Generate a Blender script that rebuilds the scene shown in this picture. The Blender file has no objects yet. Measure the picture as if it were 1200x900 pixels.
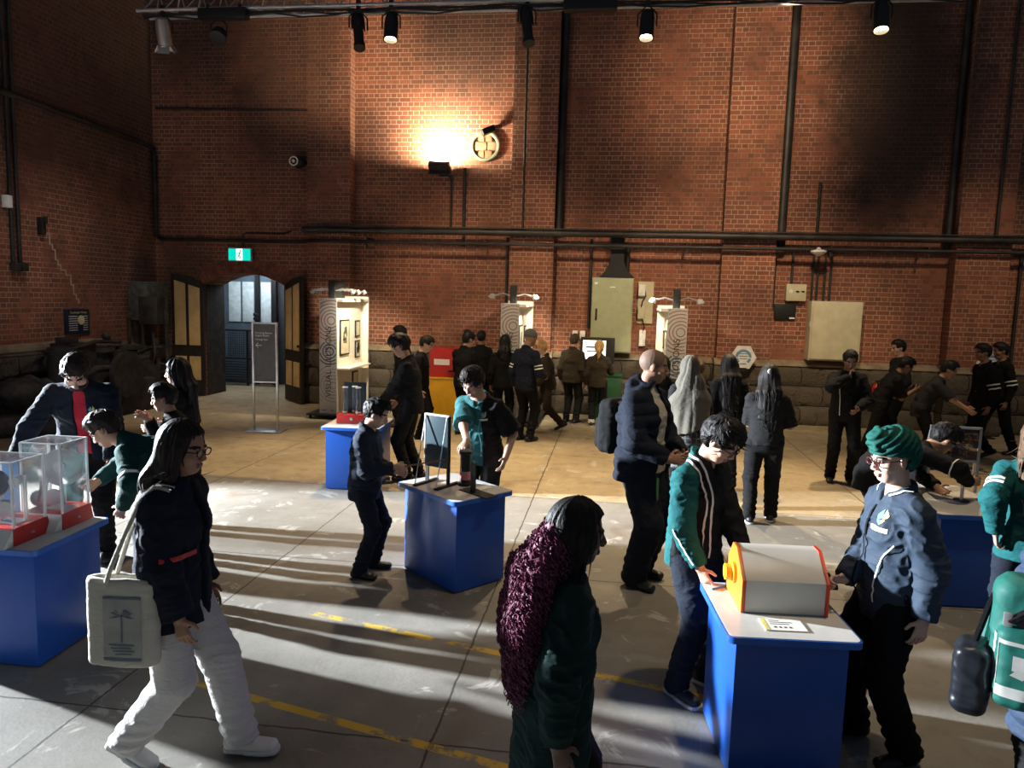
import bpy, bmesh, math, random
import numpy as np
from mathutils import Vector, Matrix
from mathutils.bvhtree import BVHTree
random.seed(7)
RAD = math.radians
sc = bpy.context.scene
COL = sc.collection

# ------------------------------------------------------------------ camera
CAM_H, FPX = 2.3, 873.0
yaw, roll = RAD(7.7), RAD(1.6)
pitch = math.atan(101.0 * math.cos(roll) / FPX)
F0 = Vector((-math.sin(yaw), math.cos(yaw), 0)); R0 = Vector((math.cos(yaw), math.sin(yaw), 0)); Z = Vector((0, 0, 1))
Fv = math.cos(pitch) * F0 - math.sin(pitch) * Z
U0 = math.sin(pitch) * F0 + math.cos(pitch) * Z
Rv = math.cos(roll) * R0 + math.sin(roll) * U0
Uv = math.cos(roll) * U0 - math.sin(roll) * R0
cd = bpy.data.cameras.new('camera'); co = bpy.data.objects.new('camera', cd); COL.objects.link(co)
M = Matrix((Rv, Uv, -Fv)).transposed().to_4x4(); M.translation = (0, 0, CAM_H)
co.matrix_world = M
cd.sensor_fit = 'HORIZONTAL'; cd.sensor_width = 36.0; cd.lens = 36.0 * FPX / 1200.0
cd.clip_start = 0.05; cd.clip_end = 200
sc.camera = co
sc.view_settings.view_transform = 'Standard'; sc.view_settings.look = 'None'
sc.view_settings.gamma = 1; sc.view_settings.use_curve_mapping = False
sc.view_settings.exposure = 0.0

# ------------------------------------------------------------------ node helpers
class NT:
    def __init__(s, name):
        s.m = bpy.data.materials.new(name); s.m.use_nodes = True
        s.t = s.m.node_tree; s.t.nodes.clear()
        s.out = s.t.nodes.new('ShaderNodeOutputMaterial'); s.p = s.t.nodes.new('ShaderNodeBsdfPrincipled')
        s.t.links.new(s.p.outputs[0], s.out.inputs[0])
        s.co = s.t.nodes.new('ShaderNodeTexCoord').outputs['Object']
    def L(s, a, b): s.t.links.new(a, b)
    def n(s, typ, **kw):
        nd = s.t.nodes.new(typ)
        for k, v in kw.items(): setattr(nd, k, v)
        return nd
    def val(s, sock, v):
        if hasattr(v, 'is_output') or isinstance(v, bpy.types.NodeSocket): s.L(v, sock)
        else: sock.default_value = v
    def math(s, op, a, b=0.0, c=None, clamp=False):
        nd = s.n('ShaderNodeMath', operation=op); nd.use_clamp = clamp
        s.val(nd.inputs[0], a); s.val(nd.inputs[1], b)
        if c is not None: s.val(nd.inputs[2], c)
        return nd.outputs[0]
    def noise(s, scale, detail=3, rough=0.55, vec=None, dist=0.0, stretch=None):
        nd = s.n('ShaderNodeTexNoise'); nd.inputs['Scale'].default_value = scale
        nd.inputs['Detail'].default_value = detail; nd.inputs['Roughness'].default_value = rough
        nd.inputs['Distortion'].default_value = dist
        v = vec or s.co
        if stretch:
            mp = s.n('ShaderNodeMapping'); mp.inputs['Scale'].default_value = stretch; s.L(v, mp.inputs[0]); v = mp.outputs[0]
        s.L(v, nd.inputs['Vector'])
        return nd.outputs['Fac']
    def ramp(s, f, a, b):   # smooth 0..1 between a and b
        nd = s.n('ShaderNodeMapRange', interpolation_type='SMOOTHSTEP')
        s.val(nd.inputs[0], f); nd.inputs[1].default_value = a; nd.inputs[2].default_value = b
        return nd.outputs[0]
    def mix(s, f, a, b, mode='MIX'):
        nd = s.n('ShaderNodeMix', data_type='RGBA', blend_type=mode)
        s.val(nd.inputs[0], f)
        for i, v in ((6, a), (7, b)):
            if isinstance(v, tuple): nd.inputs[i].default_value = (*v[:3], 1)
            else: s.L(v, nd.inputs[i])
        return nd.outputs[2]
    def bump(s, h, strength=0.3, dist=0.01):
        b = s.n('ShaderNodeBump'); b.inputs['Strength'].default_value = strength; b.inputs['Distance'].default_value = dist
        s.L(h, b.inputs['Height']); s.L(b.outputs[0], s.p.inputs['Normal'])
    def col(s, c): s.val(s.p.inputs['Base Color'], (*c, 1) if isinstance(c, tuple) else c)
    def set(s, **kw):
        for k, v in kw.items(): s.p.inputs[k.replace('_', ' ')].default_value = v

MATS = {}
def plain(name, c, rough=0.5, metal=0.0, var=0.12, scale=9, bump=0.0, bscale=80, **kw):
    if name in MATS: return MATS[name]
    t = NT(name)
    f = t.noise(scale, 3)
    t.col(t.mix(t.ramp(f, 0.3, 0.7), tuple(x * (1 - var) for x in c), tuple(min(1, x * (1 + var)) for x in c)))
    t.set(Roughness=rough, Metallic=metal, **kw)
    if bump: t.bump(t.noise(bscale, 3), bump, 0.004)
    MATS[name] = t.m
    return t.m
def cloth(name, c, rough=0.85, bump=0.25, var=0.15):
    if name in MATS: return MATS[name]
    t = NT(name)
    f = t.noise(6, 4); g = t.noise(220, 2)
    t.col(t.mix(f, tuple(x * (1 - var) for x in c), tuple(x * (1 + var) for x in c)))
    t.set(Roughness=rough); t.p.inputs['Specular IOR Level'].default_value = 0.16
    t.bump(t.math('ADD', t.math('MULTIPLY', g, 0.12), t.noise(17, 4, 0.5, dist=1.6, stretch=(1, 1, 1.7))), bump * 1.9, 0.012)
    MATS[name] = t.m; return t.m
def hairmat(name, c, c2=None, stretch=(120, 120, 14)):
    if name in MATS: return MATS[name]
    t = NT(name)
    f = t.noise(1.0, 3, stretch=stretch)
    c2 = c2 or tuple(x * 2.2 + 0.004 for x in c)
    t.col(t.mix(t.ramp(f, 0.35, 0.75), c, c2)); t.set(Roughness=0.55); t.p.inputs['Specular IOR Level'].default_value = 0.22
    t.bump(f, 0.5, 0.006); MATS[name] = t.m; return t.m
def glow(name, c, strength):
    if name in MATS: return MATS[name]
    t = NT(name); t.col(tuple(c)); t.p.inputs['Emission Color'].default_value = (*c, 1); t.p.inputs['Emission Strength'].default_value = strength
    MATS[name] = t.m; return t.m
def skin(name, c):
    if name in MATS: return MATS[name]
    t = NT(name)
    t.col(t.mix(t.noise(18, 3), tuple(x * 0.9 for x in c), tuple(x * 1.08 for x in c))); t.set(Roughness=0.5)
    t.p.inputs['Subsurface Weight'].default_value = 0.0
    t.bump(t.noise(160, 2), 0.08, 0.002); MATS[name] = t.m; return t.m
def acrylic():
    if 'acrylic' in MATS: return MATS['acrylic']
    t = NT('acrylic')
    tr = t.n('ShaderNodeBsdfTransparent'); gl = t.n('ShaderNodeBsdfGlossy'); gl.inputs['Roughness'].default_value = 0.08
    df = t.n('ShaderNodeBsdfDiffuse'); df.inputs[0].default_value = (0.8, 0.9, 1, 1)
    lw = t.n('ShaderNodeLayerWeight'); lw.inputs[0].default_value = 0.25
    m1 = t.n('ShaderNodeMixShader'); t.L(t.ramp(lw.outputs['Facing'], 0.0, 1.0), m1.inputs[0]); t.L(tr.outputs[0], m1.inputs[1]); t.L(gl.outputs[0], m1.inputs[2])
    m2 = t.n('ShaderNodeMixShader'); m2.inputs[0].default_value = 0.045; t.L(m1.outputs[0], m2.inputs[1]); t.L(df.outputs[0], m2.inputs[2])
    t.L(m2.outputs[0], t.out.inputs[0]); MATS['acrylic'] = t.m; return t.m

def lens_glass():
    if 'lens_glass' in MATS: return MATS['lens_glass']
    t = NT('lens_glass'); tr = t.n('ShaderNodeBsdfTransparent'); gl = t.n('ShaderNodeBsdfGlossy'); gl.inputs['Roughness'].default_value = 0.05
    m1 = t.n('ShaderNodeMixShader'); m1.inputs[0].default_value = 0.06; t.L(tr.outputs[0], m1.inputs[1]); t.L(gl.outputs[0], m1.inputs[2]); t.L(m1.outputs[0], t.out.inputs[0]); MATS['lens_glass'] = t.m; return t.m
# --- brick
def brick_mat(name, axis, soot):
    t = NT(name)
    sp = t.n('ShaderNodeSeparateXYZ'); t.L(t.co, sp.inputs[0])
    X, Y, Zz = sp.outputs
    u = t.math('ADD', X, Y) if axis == 'x' else t.math('ADD', Y, t.math('MULTIPLY', X, 0.0))
    cb = t.n('ShaderNodeCombineXYZ'); t.L(u, cb.inputs[0]); t.L(Zz, cb.inputs[1])
    def bt(width, off):
        b = t.n('ShaderNodeTexBrick'); t.L(cb.outputs[0], b.inputs['Vector'])
        b.offset = off; b.squash = 0.5; b.squash_frequency = 2
        b.inputs['Scale'].default_value = 1; b.inputs['Brick Width'].default_value = width; b.inputs['Row Height'].default_value = 0.0865
        b.inputs['Mortar Size'].default_value = 0.0068; b.inputs['Mortar Smooth'].default_value = 0.25; b.inputs['Bias'].default_value = -0.15
        return b
    b = bt(0.235, 0.5)
    b.inputs['Color1'].default_value = (0.33, 0.105, 0.055, 1); b.inputs['Color2'].default_value = (0.17, 0.058, 0.037, 1); b.inputs['Mortar'].default_value = (0.40, 0.29, 0.19, 1)
    big = t.noise(0.55, 5, 0.6); mid = t.noise(2.6, 4, 0.65); fine = t.noise(28, 3)
    c = t.mix(t.ramp(mid, 0.45, 0.72), b.outputs['Color'], (0.22, 0.07, 0.044), 'MIX')
    c = t.mix(t.math('MULTIPLY', b.outputs['Fac'], t.ramp(t.noise(1.3, 4), 0.35, 0.6)), c, (0.46, 0.35, 0.25))
    dk_m = t.math('MULTIPLY', b.outputs['Fac'], t.ramp(t.noise(0.9, 4), 0.5, 0.66)); c = t.mix(t.math('MULTIPLY', dk_m, 0.7), c, (0.10, 0.06, 0.045))
    c = t.mix(0.35, c, t.mix(fine, (0.2, 0.2, 0.2), (0.9, 0.9, 0.9)), 'OVERLAY')
    # soot, an uneven black deposit
    f = t.ramp(big, 0.42, 0.62)
    masks = None
    for (u0, du, z0, dz, w) in soot:
        a = t.math('DIVIDE', t.math('SUBTRACT', u, u0), du); bb = t.math('DIVIDE', t.math('SUBTRACT', Zz, z0), dz)
        r = t.math('SQRT', t.math('ADD', t.math('MULTIPLY', a, a), t.math('MULTIPLY', bb, bb)))
        r = t.math('ADD', r, t.math('MULTIPLY', t.math('SUBTRACT', mid, 0.5), 0.9))
        mk = t.math('MULTIPLY', t.math('SUBTRACT', 1.0, t.ramp(r, 0.45, 1.15)), w)
        masks = mk if masks is None else t.math('MAXIMUM', masks, mk)
    s2 = t.math('MULTIPLY', f, 0.35)
    s2 = t.math('MAXIMUM', s2, masks) if masks is not None else s2
    c = t.mix(s2, c, t.mix(0.88, c, (0.022, 0.017, 0.014)))
    t.col(c); t.set(Roughness=0.85)
    h = t.math('ADD', t.math('MULTIPLY', b.outputs['Fac'], -1.0), t.math('MULTIPLY', fine, 0.5))
    t.bump(h, 0.55, 0.008)
    return t.m

def stone_mat():
    t = NT('bluestone'); sp = t.n('ShaderNodeSeparateXYZ'); t.L(t.co, sp.inputs[0]); cb = t.n('ShaderNodeCombineXYZ'); t.L(t.math('ADD', sp.outputs[0], sp.outputs[1]), cb.inputs[0]); t.L(sp.outputs[2], cb.inputs[1])
    br = t.n('ShaderNodeTexBrick'); t.L(cb.outputs[0], br.inputs['Vector']); br.inputs['Scale'].default_value = 1; br.inputs['Brick Width'].default_value = 0.86; br.inputs['Row Height'].default_value = 0.38; br.inputs['Mortar Size'].default_value = 0.012; br.inputs['Mortar Smooth'].default_value = 0.4
    br.inputs['Color1'].default_value = (1, 1, 1, 1); br.inputs['Color2'].default_value = (0.62, 0.6, 0.58, 1); br.inputs['Mortar'].default_value = (0.12, 0.11, 0.10, 1)
    f = t.noise(3, 5, 0.65); g = t.noise(24, 4, 0.7)
    c = t.mix(g, t.mix(f, (0.07, 0.058, 0.044), (0.22, 0.175, 0.125)), (0.12, 0.10, 0.075)); t.col(t.mix(1.0, c, br.outputs['Color'], 'MULTIPLY')); t.set(Roughness=0.9)
    t.bump(t.math('ADD', g, f), 1.0, 0.04); return t.m

def floor_mat():
    t = NT('worn_concrete')
    sp = t.n('ShaderNodeSeparateXYZ'); t.L(t.co, sp.inputs[0]); X, Y, Zz = sp.outputs
    n1 = t.noise(0.8, 5, 0.6); n2 = t.noise(5, 5, 0.65); n3 = t.noise(40, 3); n4 = t.noise(2.2, 6, 0.7, dist=1.2)
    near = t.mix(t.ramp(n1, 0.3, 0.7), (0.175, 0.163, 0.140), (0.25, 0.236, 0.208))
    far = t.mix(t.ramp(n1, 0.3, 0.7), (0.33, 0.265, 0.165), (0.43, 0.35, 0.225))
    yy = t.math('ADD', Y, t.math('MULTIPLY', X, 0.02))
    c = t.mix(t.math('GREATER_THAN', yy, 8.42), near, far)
    c = t.mix(t.math('MULTIPLY', t.ramp(n2, 0.45, 0.75), 0.5), c, (0.16, 0.145, 0.12))
    c = t.mix(t.math('MULTIPLY', t.ramp(n4, 0.58, 0.64), 0.55), c, (0.50, 0.48, 0.43))
    c = t.mix(t.math('MULTIPLY', t.ramp(n3, 0.55, 0.8), 0.25), c, (0.12, 0.11, 0.10))
    # oil and rust patches
    c = t.mix(t.math('MULTIPLY', t.ramp(t.noise(1.1, 4, 0.6, dist=0.8), 0.58, 0.72), 0.55), c, (0.14, 0.09, 0.05))
    # slab joints
    def line(v, pos, w):
        wob = t.math('MULTIPLY', t.math('SUBTRACT', n2, 0.5), 0.035)
        return t.math('LESS_THAN', t.math('ABSOLUTE', t.math('ADD', t.math('SUBTRACT', v, pos), wob)), w)
    j = None
    for v, lst in ((X, (-4.71, -2.78, -0.85, 1.08, 3.01, 4.94)), (Y, (1.08, 3.53, 5.97, 8.42, 10.86, 13.3))):
        for p_ in lst:
            l = line(v, p_, 0.007); j = l if j is None else t.math('MAXIMUM', j, l)
    c = t.mix(t.math('MULTIPLY', j, 0.85), c, (0.035, 0.03, 0.026))
    # worn yellow walkway lines
    yl = None
    for k0, x0, x1 in ((4.41, -2.1, 0.62), (3.295, -2.7, 0.9)):
        d = t.math('ABSOLUTE', t.math('SUBTRACT', t.math('ADD', Y, t.math('MULTIPLY', X, 0.245)), k0))
        m = t.math('MULTIPLY', t.math('LESS_THAN', d, 0.032), t.math('MULTIPLY', t.math('GREATER_THAN', X, x0), t.math('LESS_THAN', X, x1)))
        yl = m if yl is None else t.math('MAXIMUM', yl, m)
    wear = t.ramp(t.noise(3.4, 6, 0.75), 0.42, 0.5)
    c = t.mix(t.math('MULTIPLY', yl, wear), c, (0.60, 0.38, 0.05))
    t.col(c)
    t.val(t.p.inputs['Roughness'], t.math('ADD', 0.42, t.math('MULTIPLY', n2, 0.35)))
    t.p.inputs['Specular IOR Level'].default_value = 0.35
    h = t.math('ADD', t.math('MULTIPLY', n2, 0.6), t.math('ADD', t.math('MULTIPLY', n4, 0.5), t.math('SUBTRACT', t.math('MULTIPLY', n3, 0.2), j)))
    t.bump(h, 0.22, 0.02)
    return t.m

# ------------------------------------------------------------------ mesh helpers
class MB:
    def __init__(s): s.v = []; s.f = []
    def add(s, vs, fs):
        o = len(s.v); s.v += [tuple(v) for v in vs]; s.f += [tuple(i + o for i in f) for f in fs]; return s
    def box(s, c, d, rot=None, bevel=0.0):
        bm = bmesh.new(); bmesh.ops.create_cube(bm, size=1)
        for v in bm.verts: v.co = Vector((v.co.x * d[0], v.co.y * d[1], v.co.z * d[2]))
        if bevel: bmesh.ops.bevel(bm, geom=bm.edges[:], offset=bevel, segments=2, affect='EDGES', profile=0.6)
        R = rot or Matrix.Identity(3); c = Vector(c)
        bm.verts.index_update()
        s.add([R @ v.co + Vector(c) for v in bm.verts], [[v.index for v in f.verts] for f in bm.faces]); bm.free(); return s
    def cyl(s, a, b, r1, r2=None, n=16):
        r2 = r1 if r2 is None else r2
        a, b = Vector(a), Vector(b); ax = (b - a).normalized(); q = ax.to_track_quat('Z', 'Y').to_matrix()
        vs = [a + q @ Vector((r1 * math.cos(6.2832 * i / n), r1 * math.sin(6.2832 * i / n), 0)) for i in range(n)]
        vs += [b + q @ Vector((r2 * math.cos(6.2832 * i / n), r2 * math.sin(6.2832 * i / n), 0)) for i in range(n)]
        fs = [(i, (i + 1) % n, n + (i + 1) % n, n + i) for i in range(n)] + [tuple(range(n - 1, -1, -1)), tuple(range(n, 2 * n))]
        return s.add(vs, fs)
    def tube(s, pts, r, n=10, closed=False):
        P = [Vector(p) for p in pts]; m = len(P); rr = [float(z_) for z_ in r] if isinstance(r, (list, tuple)) else [float(r)] * m
        rings = []; up = Vector((0.13, 0.27, 0.95)).normalized()
        for i in range(m):
            d = (P[(i + 1) % m] - P[i - 1]) if closed else (P[min(i + 1, m - 1)] - P[max(i - 1, 0)])
            d = d.normalized(); x = up.cross(d)
            if x.length < 0.05: x = Vector((1, 0, 0)).cross(d)
            x.normalize(); y = d.cross(x); up = y if abs(up.dot(d)) > 0.9 else up
            rings.append([P[i] + rr[i] * (math.cos(6.2832 * k / n) * x + math.sin(6.2832 * k / n) * y) for k in range(n)])
        vs = [v for rg in rings for v in rg]; fs = []
        for i in range(m if closed else m - 1):
            j = (i + 1) % m
            for k in range(n): fs.append((i * n + k, i * n + (k + 1) % n, j * n + (k + 1) % n, j * n + k))
        if not closed: fs += [tuple(range(n - 1, -1, -1)), tuple((m - 1) * n + k for k in range(n))]
        return s.add(vs, fs)
    def lathe(s, prof, c=(0, 0, 0), R=None, n=24):
        R = R or Matrix.Identity(3); c = Vector(c); vs = []; fs = []
        for (r, z) in prof: vs += [c + R @ Vector((r * math.cos(6.2832 * k / n), r * math.sin(6.2832 * k / n), z)) for k in range(n)]
        for i in range(len(prof) - 1):
            for k in range(n): fs.append((i * n + k, i * n + (k + 1) % n, (i + 1) * n + (k + 1) % n, (i + 1) * n + k))
        fs += [tuple(range(n - 1, -1, -1)), tuple((len(prof) - 1) * n + k for k in range(n))]
        return s.add(vs, fs)
    def prism(s, poly, o, u, v, w):  # polygon (a,b) in u,v from origin o, extruded along vector w
        o, u, v, w = Vector(o), Vector(u), Vector(v), Vector(w); n = len(poly)
        vs = [o + u * a + v * b for a, b in poly] + [o + u * a + v * b + w for a, b in poly]
        fs = [tuple(range(n - 1, -1, -1)), tuple(range(n, 2 * n))] + [(i, (i + 1) % n, n + (i + 1) % n, n + i) for i in range(n)]
        return s.add(vs, fs)
    def ball(s, c, r, n=12, R=None):
        if not isinstance(r, (tuple, list)): r = (r, r, r)
        R = R or Matrix.Identity(3); c = Vector(c); bm = bmesh.new(); bmesh.ops.create_uvsphere(bm, u_segments=n * 2, v_segments=n, radius=1); bm.verts.index_update()
        s.add([R @ Vector((v.co.x * r[0], v.co.y * r[1], v.co.z * r[2])) + Vector(c) for v in bm.verts], [[v.index for v in f.verts] for f in bm.faces]); bm.free(); return s
    def mesh(s, name, angle=40):
        me = bpy.data.meshes.new(name); me.from_pydata(s.v, [], s.f)
        bm = bmesh.new(); bm.from_mesh(me); bmesh.ops.recalc_face_normals(bm, faces=bm.faces); bm.to_mesh(me); bm.free()
        me.shade_smooth(); me.set_sharp_from_angle(angle=RAD(angle)); return me
def put(name, mb, m, parent=None, label=None, angle=40):
    o = bpy.data.objects.new(name, mb.mesh(name, angle) if isinstance(mb, MB) else mb)
    if m is not None: o.data.materials.append(m)
    COL.objects.link(o)
    if parent is not None: o.parent = parent
    if label: o['label'] = label
    return o
def thing(name, label, cat, loc=(0, 0, 0), rz=0, group=None):
    o = bpy.data.objects.new(name, None); o.empty_display_size = 0.1; COL.objects.link(o)
    o.location = loc; o.rotation_euler = (0, 0, RAD(rz)); return tag(o, label, cat, group)
def tag(o, label, cat, group=None):
    o['label'] = label; o['category'] = cat
    if group: o['group'] = group
    return o
def struct(name, mb, m, parent=None, angle=40):
    o = put(name, mb, m, parent, angle=angle)
    if parent is None: o['kind'] = 'structure'
    return o
def text(name, body, size, m, parent, loc, rot, align='LEFT', depth=0.001, spacing=1.0):
    cu = bpy.data.curves.new(name, 'FONT'); cu.body = body; cu.size = size; cu.align_x = align; cu.align_y = 'CENTER'; cu.extrude = depth; cu.space_character = spacing
    t = bpy.data.objects.new(name + '_tmp', cu); COL.objects.link(t)
    me = bpy.data.meshes.new_from_object(t.evaluated_get(bpy.context.evaluated_depsgraph_get())); bpy.data.objects.remove(t); bpy.data.curves.remove(cu)
    me.materials.clear(); o = put(name, me, m, parent); o.location = loc; o.rotation_euler = rot; return o
def rotz(a): return Matrix.Rotation(RAD(a), 3, 'Z')
# ================================================================== SETTING
WY, LX = 15.05, -9.85
brick_back = brick_mat('brick_back', 'x', [(20.0, 1.5, 6.3, 3.2, 0.95), (8.1, 1.5, 7.0, 3.4, 0.75), (6.0, 0.9, 2.2, 1.5, 0.7), (12.0, 1.3, 7.6, 1.8, 0.6), (6.6, 2.3, 8.2, 2.2, 0.75), (22.8, 1.2, 7.4, 2.0, 0.7)])
brick_side = brick_mat('brick_side', 'y', [(12.6, 5.5, 7.6, 5.0, 0.85), (14.6, 0.7, 2.0, 1.6, 0.8), (9.0, 4.0, 7.6, 4.8, 0.85), (13.4, 0.9, 2.9, 1.0, 0.6)])
stone = stone_mat()
cap_stone = plain('cap_stone', (0.27, 0.21, 0.135), 0.85, var=0.3, scale=4, bump=0.5, bscale=18)
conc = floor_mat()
blackp = plain('black_metal', (0.013, 0.013, 0.014), 0.5, 0.2)
pipem = plain('pipe_paint', (0.028, 0.024, 0.022), 0.5, 0.1, var=0.5, scale=3)
steel = plain('brushed_steel', (0.55, 0.55, 0.55), 0.32, 0.9)
dirty = plain('rusty_iron', (0.022, 0.019, 0.018), 0.75, 0.2, var=0.7, scale=5, bump=0.7, bscale=14)
rust = plain('rust', (0.13, 0.05, 0.025), 0.8, 0.1, var=0.4)
white = plain('white_paint', (0.80, 0.79, 0.75), 0.5)

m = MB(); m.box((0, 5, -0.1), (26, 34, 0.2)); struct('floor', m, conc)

# back wall with an arched opening
DX0, DX1, DZ, DT = -8.75, -6.9, 2.40, 0.8
m = MB(); top = 13.0
def wallblock(x0, x1, z0, z1): m.box(((x0 + x1) / 2, WY + DT / 2, (z0 + z1) / 2), (x1 - x0, DT, z1 - z0))
wallblock(LX - 0.8, DX0, 0, top); wallblock(DX1, 12, 0, top)
N = 16; arch = []
for i in range(N + 1):
    a = i / N; x = DX0 + (DX1 - DX0) * a; arch.append((x, DZ + 0.26 * (1 - (2 * a - 1) ** 2)))
poly = arch + [(DX1, top), (DX0, top)]
m.prism([(p[0], p[1]) for p in poly], (0, WY, 0), (1, 0, 0), (0, 0, 1), (0, DT, 0))
for x0, x1 in ((-6.31, -5.40), (-2.12, -1.25), (1.97, 2.95), (6.12, 7.05)):
    m.box(((x0 + x1) / 2, WY - 0.13, top / 2), (x1 - x0, 0.30, top))
struct('wall_back', m, brick_back, angle=30)
# brick voussoirs round the doorway
m = MB()
for i in range(26):
    a0, a1 = i / 26 + 0.003, (i + 1) / 26 - 0.003
    def pt(a, k):
        x = DX0 - 0.02 + (DX1 - DX0 + 0.04) * a; dz = 0.26 * (1 - (2 * a - 1) ** 2); nx = (2 * a - 1) * 0.55
        return (x + nx * k, DZ + dz + k * 0.9)
    for k0, k1 in ((0.01, 0.17), (0.182, 0.34)):
        m.prism([pt(a0, k0), pt(a1, k0), pt(a1, k1), pt(a0, k1)], (0, WY - 0.012, 0), (1, 0, 0), (0, 0, 1), (0, 0.1, 0))
struct('trim_1', m, plain('arch_brick', (0.22, 0.075, 0.045), 0.85, var=0.4, scale=7, bump=0.4))

# left wall with two tall windows nearer than the picture's edge
m = MB(); WINS = ((4.45, 7.0, 0.9, 5.6), (-1.2, 2.2, 0.9, 5.6))
def lw(y0, y1, z0, z1): m.box((LX - 0.3, (y0 + y1) / 2, (z0 + z1) / 2), (0.6, y1 - y0, z1 - z0))
lw(7.0, WY, 0, top); lw(2.2, 4.45, 0, top); lw(-8, -1.2, 0, top)
for y0, y1, z0, z1 in WINS: lw(y0, y1, 0, z0); lw(y0, y1, z1, top)
struct('wall_left', m, brick_side)
for k, (y0, y1, z0, z1) in enumerate(WINS):
    m = MB(); x = LX - 0.3
    for yy in (y0 + 0.04, y1 - 0.04): m.box((x, yy, (z0 + z1) / 2), (0.1, 0.08, z1 - z0))
    for zz in (z0 + 0.04, z1 - 0.04): m.box((x, (y0 + y1) / 2, zz), (0.1, y1 - y0, 0.08))
    for q in (0.27, 0.5, 0.76): m.box((x, y0 + (y1 - y0) * q, (z0 + z1) / 2), (0.08, 0.11 if q == 0.5 else 0.07, z1 - z0))
    for q in (0.33, 0.66): m.box((x, (y0 + y1) / 2, z0 + (z1 - z0) * q), (0.08, y1 - y0, 0.06))
    struct('window_%d' % (k + 1), m, blackp)

crack = MB(); yy, zz = 11.75, 3.35; rk = random.Random(5)
while zz > 2.0:
    dy = rk.choice((0.06, 0.12)); crack.box((LX + 0.004, yy + dy / 2, zz), (0.012, dy + 0.012, 0.02)); yy += dy; dz = 0.0865 * rk.choice((1, 1, 2)); crack.box((LX + 0.004, yy, zz - dz / 2), (0.012, 0.018, dz)); zz -= dz
struct('trim_4', crack, plain('pale_mortar', (0.42, 0.33, 0.26), 0.9))
# rock-faced bluestone plinth
def vnoise(P, seed=0):
    P = np.asarray(P, dtype=np.float64); i = np.floor(P).astype(np.int64); f = P - i; f = f * f * (3 - 2 * f)
    def h(a, b, c):
        n = (a * 73856093) ^ (b * 19349663) ^ (c * 83492791) ^ (seed * 2654435761)
        n = (n ^ (n >> 13)) * 1274126177; n = n ^ (n >> 16)
        return (n & 0xffff) / 65535.0
    r = 0
    for dx in (0, 1):
        for dy in (0, 1):
            for dz in (0, 1):
                w = (f[:, 0] if dx else 1 - f[:, 0]) * (f[:, 1] if dy else 1 - f[:, 1]) * (f[:, 2] if dz else 1 - f[:, 2])
                r = r + w * h(i[:, 0] + dx, i[:, 1] + dy, i[:, 2] + dz)
    return r
def rock_face(o, u, nrm, L, H, rows, amp, bw, seed):
    st = 0.045; nu = max(2, int(L / st)); nv = max(2, int(H / st)); U, V = np.meshgrid(np.linspace(0, L, nu), np.linspace(0, H, nv), indexing='ij')
    U = U.ravel(); V = V.ravel(); row = np.searchsorted(np.array(rows), V, side='right')
    z0 = np.array([0] + rows)[row]; z1 = np.array(rows + [H])[np.minimum(row, len(rows))]
    ug = U + o[0] + o[1] + (row % 2) * 0.5 * bw; cell = np.floor(ug / bw); fu = ug - cell * bw
    e = np.minimum(np.minimum(fu, bw - fu), np.minimum(V - z0, z1 - V)); e = np.clip(e / 0.07, 0, 1)
    P = np.stack([ug * 5, V * 5, cell * 3.7], 1); nn = vnoise(P, seed) * 0.6 + vnoise(P * 2.7, seed + 1) * 0.4
    d = e * (0.35 + nn) * amp
    base = np.array(o)[None] + np.outer(U, u) + np.outer(V, (0, 0, 1)) + np.outer(d, nrm)
    fs = [(i * nv + j, (i + 1) * nv + j, (i + 1) * nv + j + 1, i * nv + j + 1) for i in range(nu - 1) for j in range(nv - 1)]
    mb.add(base.tolist(), fs)
mb = MB(); caps = MB(); PH = 1.14
xs = [(-6.36, -5.36, 0.30), (-5.36, -2.17, 0.0), (-2.17, -1.2, 0.30), (-1.2, 1.92, 0.0), (1.92, 3.0, 0.30), (3.0, 6.07, 0.0), (6.07, 7.1, 0.30), (7.1, 11, 0.0)]
for k, (x0, x1, pr) in enumerate(xs):
    y = WY - 0.10 - pr
    mb.box(((x0 + x1) / 2, (y + WY) / 2 + 0.01, PH / 2), (x1 - x0, WY - y, PH))
    rock_face((x0, y, 0.0), (1, 0, 0), (0, -1, 0), x1 - x0, PH, [0.38, 0.76], 0.075, 0.86, 3 + k)
    caps.prism([(0.0, 0), (-0.05, 0), (-0.05, 0.03), (0.10, 0.11), (0.10 + pr, 0.11), (0.10 + pr, 0)], (x0, y, PH), (0, 1, 0), (0, 0, 1), (x1 - x0, 0, 0))
y0 = 7.2
mb.box((LX + 0.09, (y0 + WY) / 2, 0.6), (0.18, WY - y0, 1.2))
rock_face((LX + 0.18, y0, 0), (0, 1, 0), (1, 0, 0), WY - y0, 1.2, [0.38, 0.76], 0.24, 0.86, 21)
caps.box((LX + 0.12, (y0 + 13.0) / 2, 1.25), (0.28, 13.0 - y0, 0.12), bevel=0.02)
struct('baseboard_back', mb, stone, angle=80); struct('trim_2', caps, cap_stone)

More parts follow.
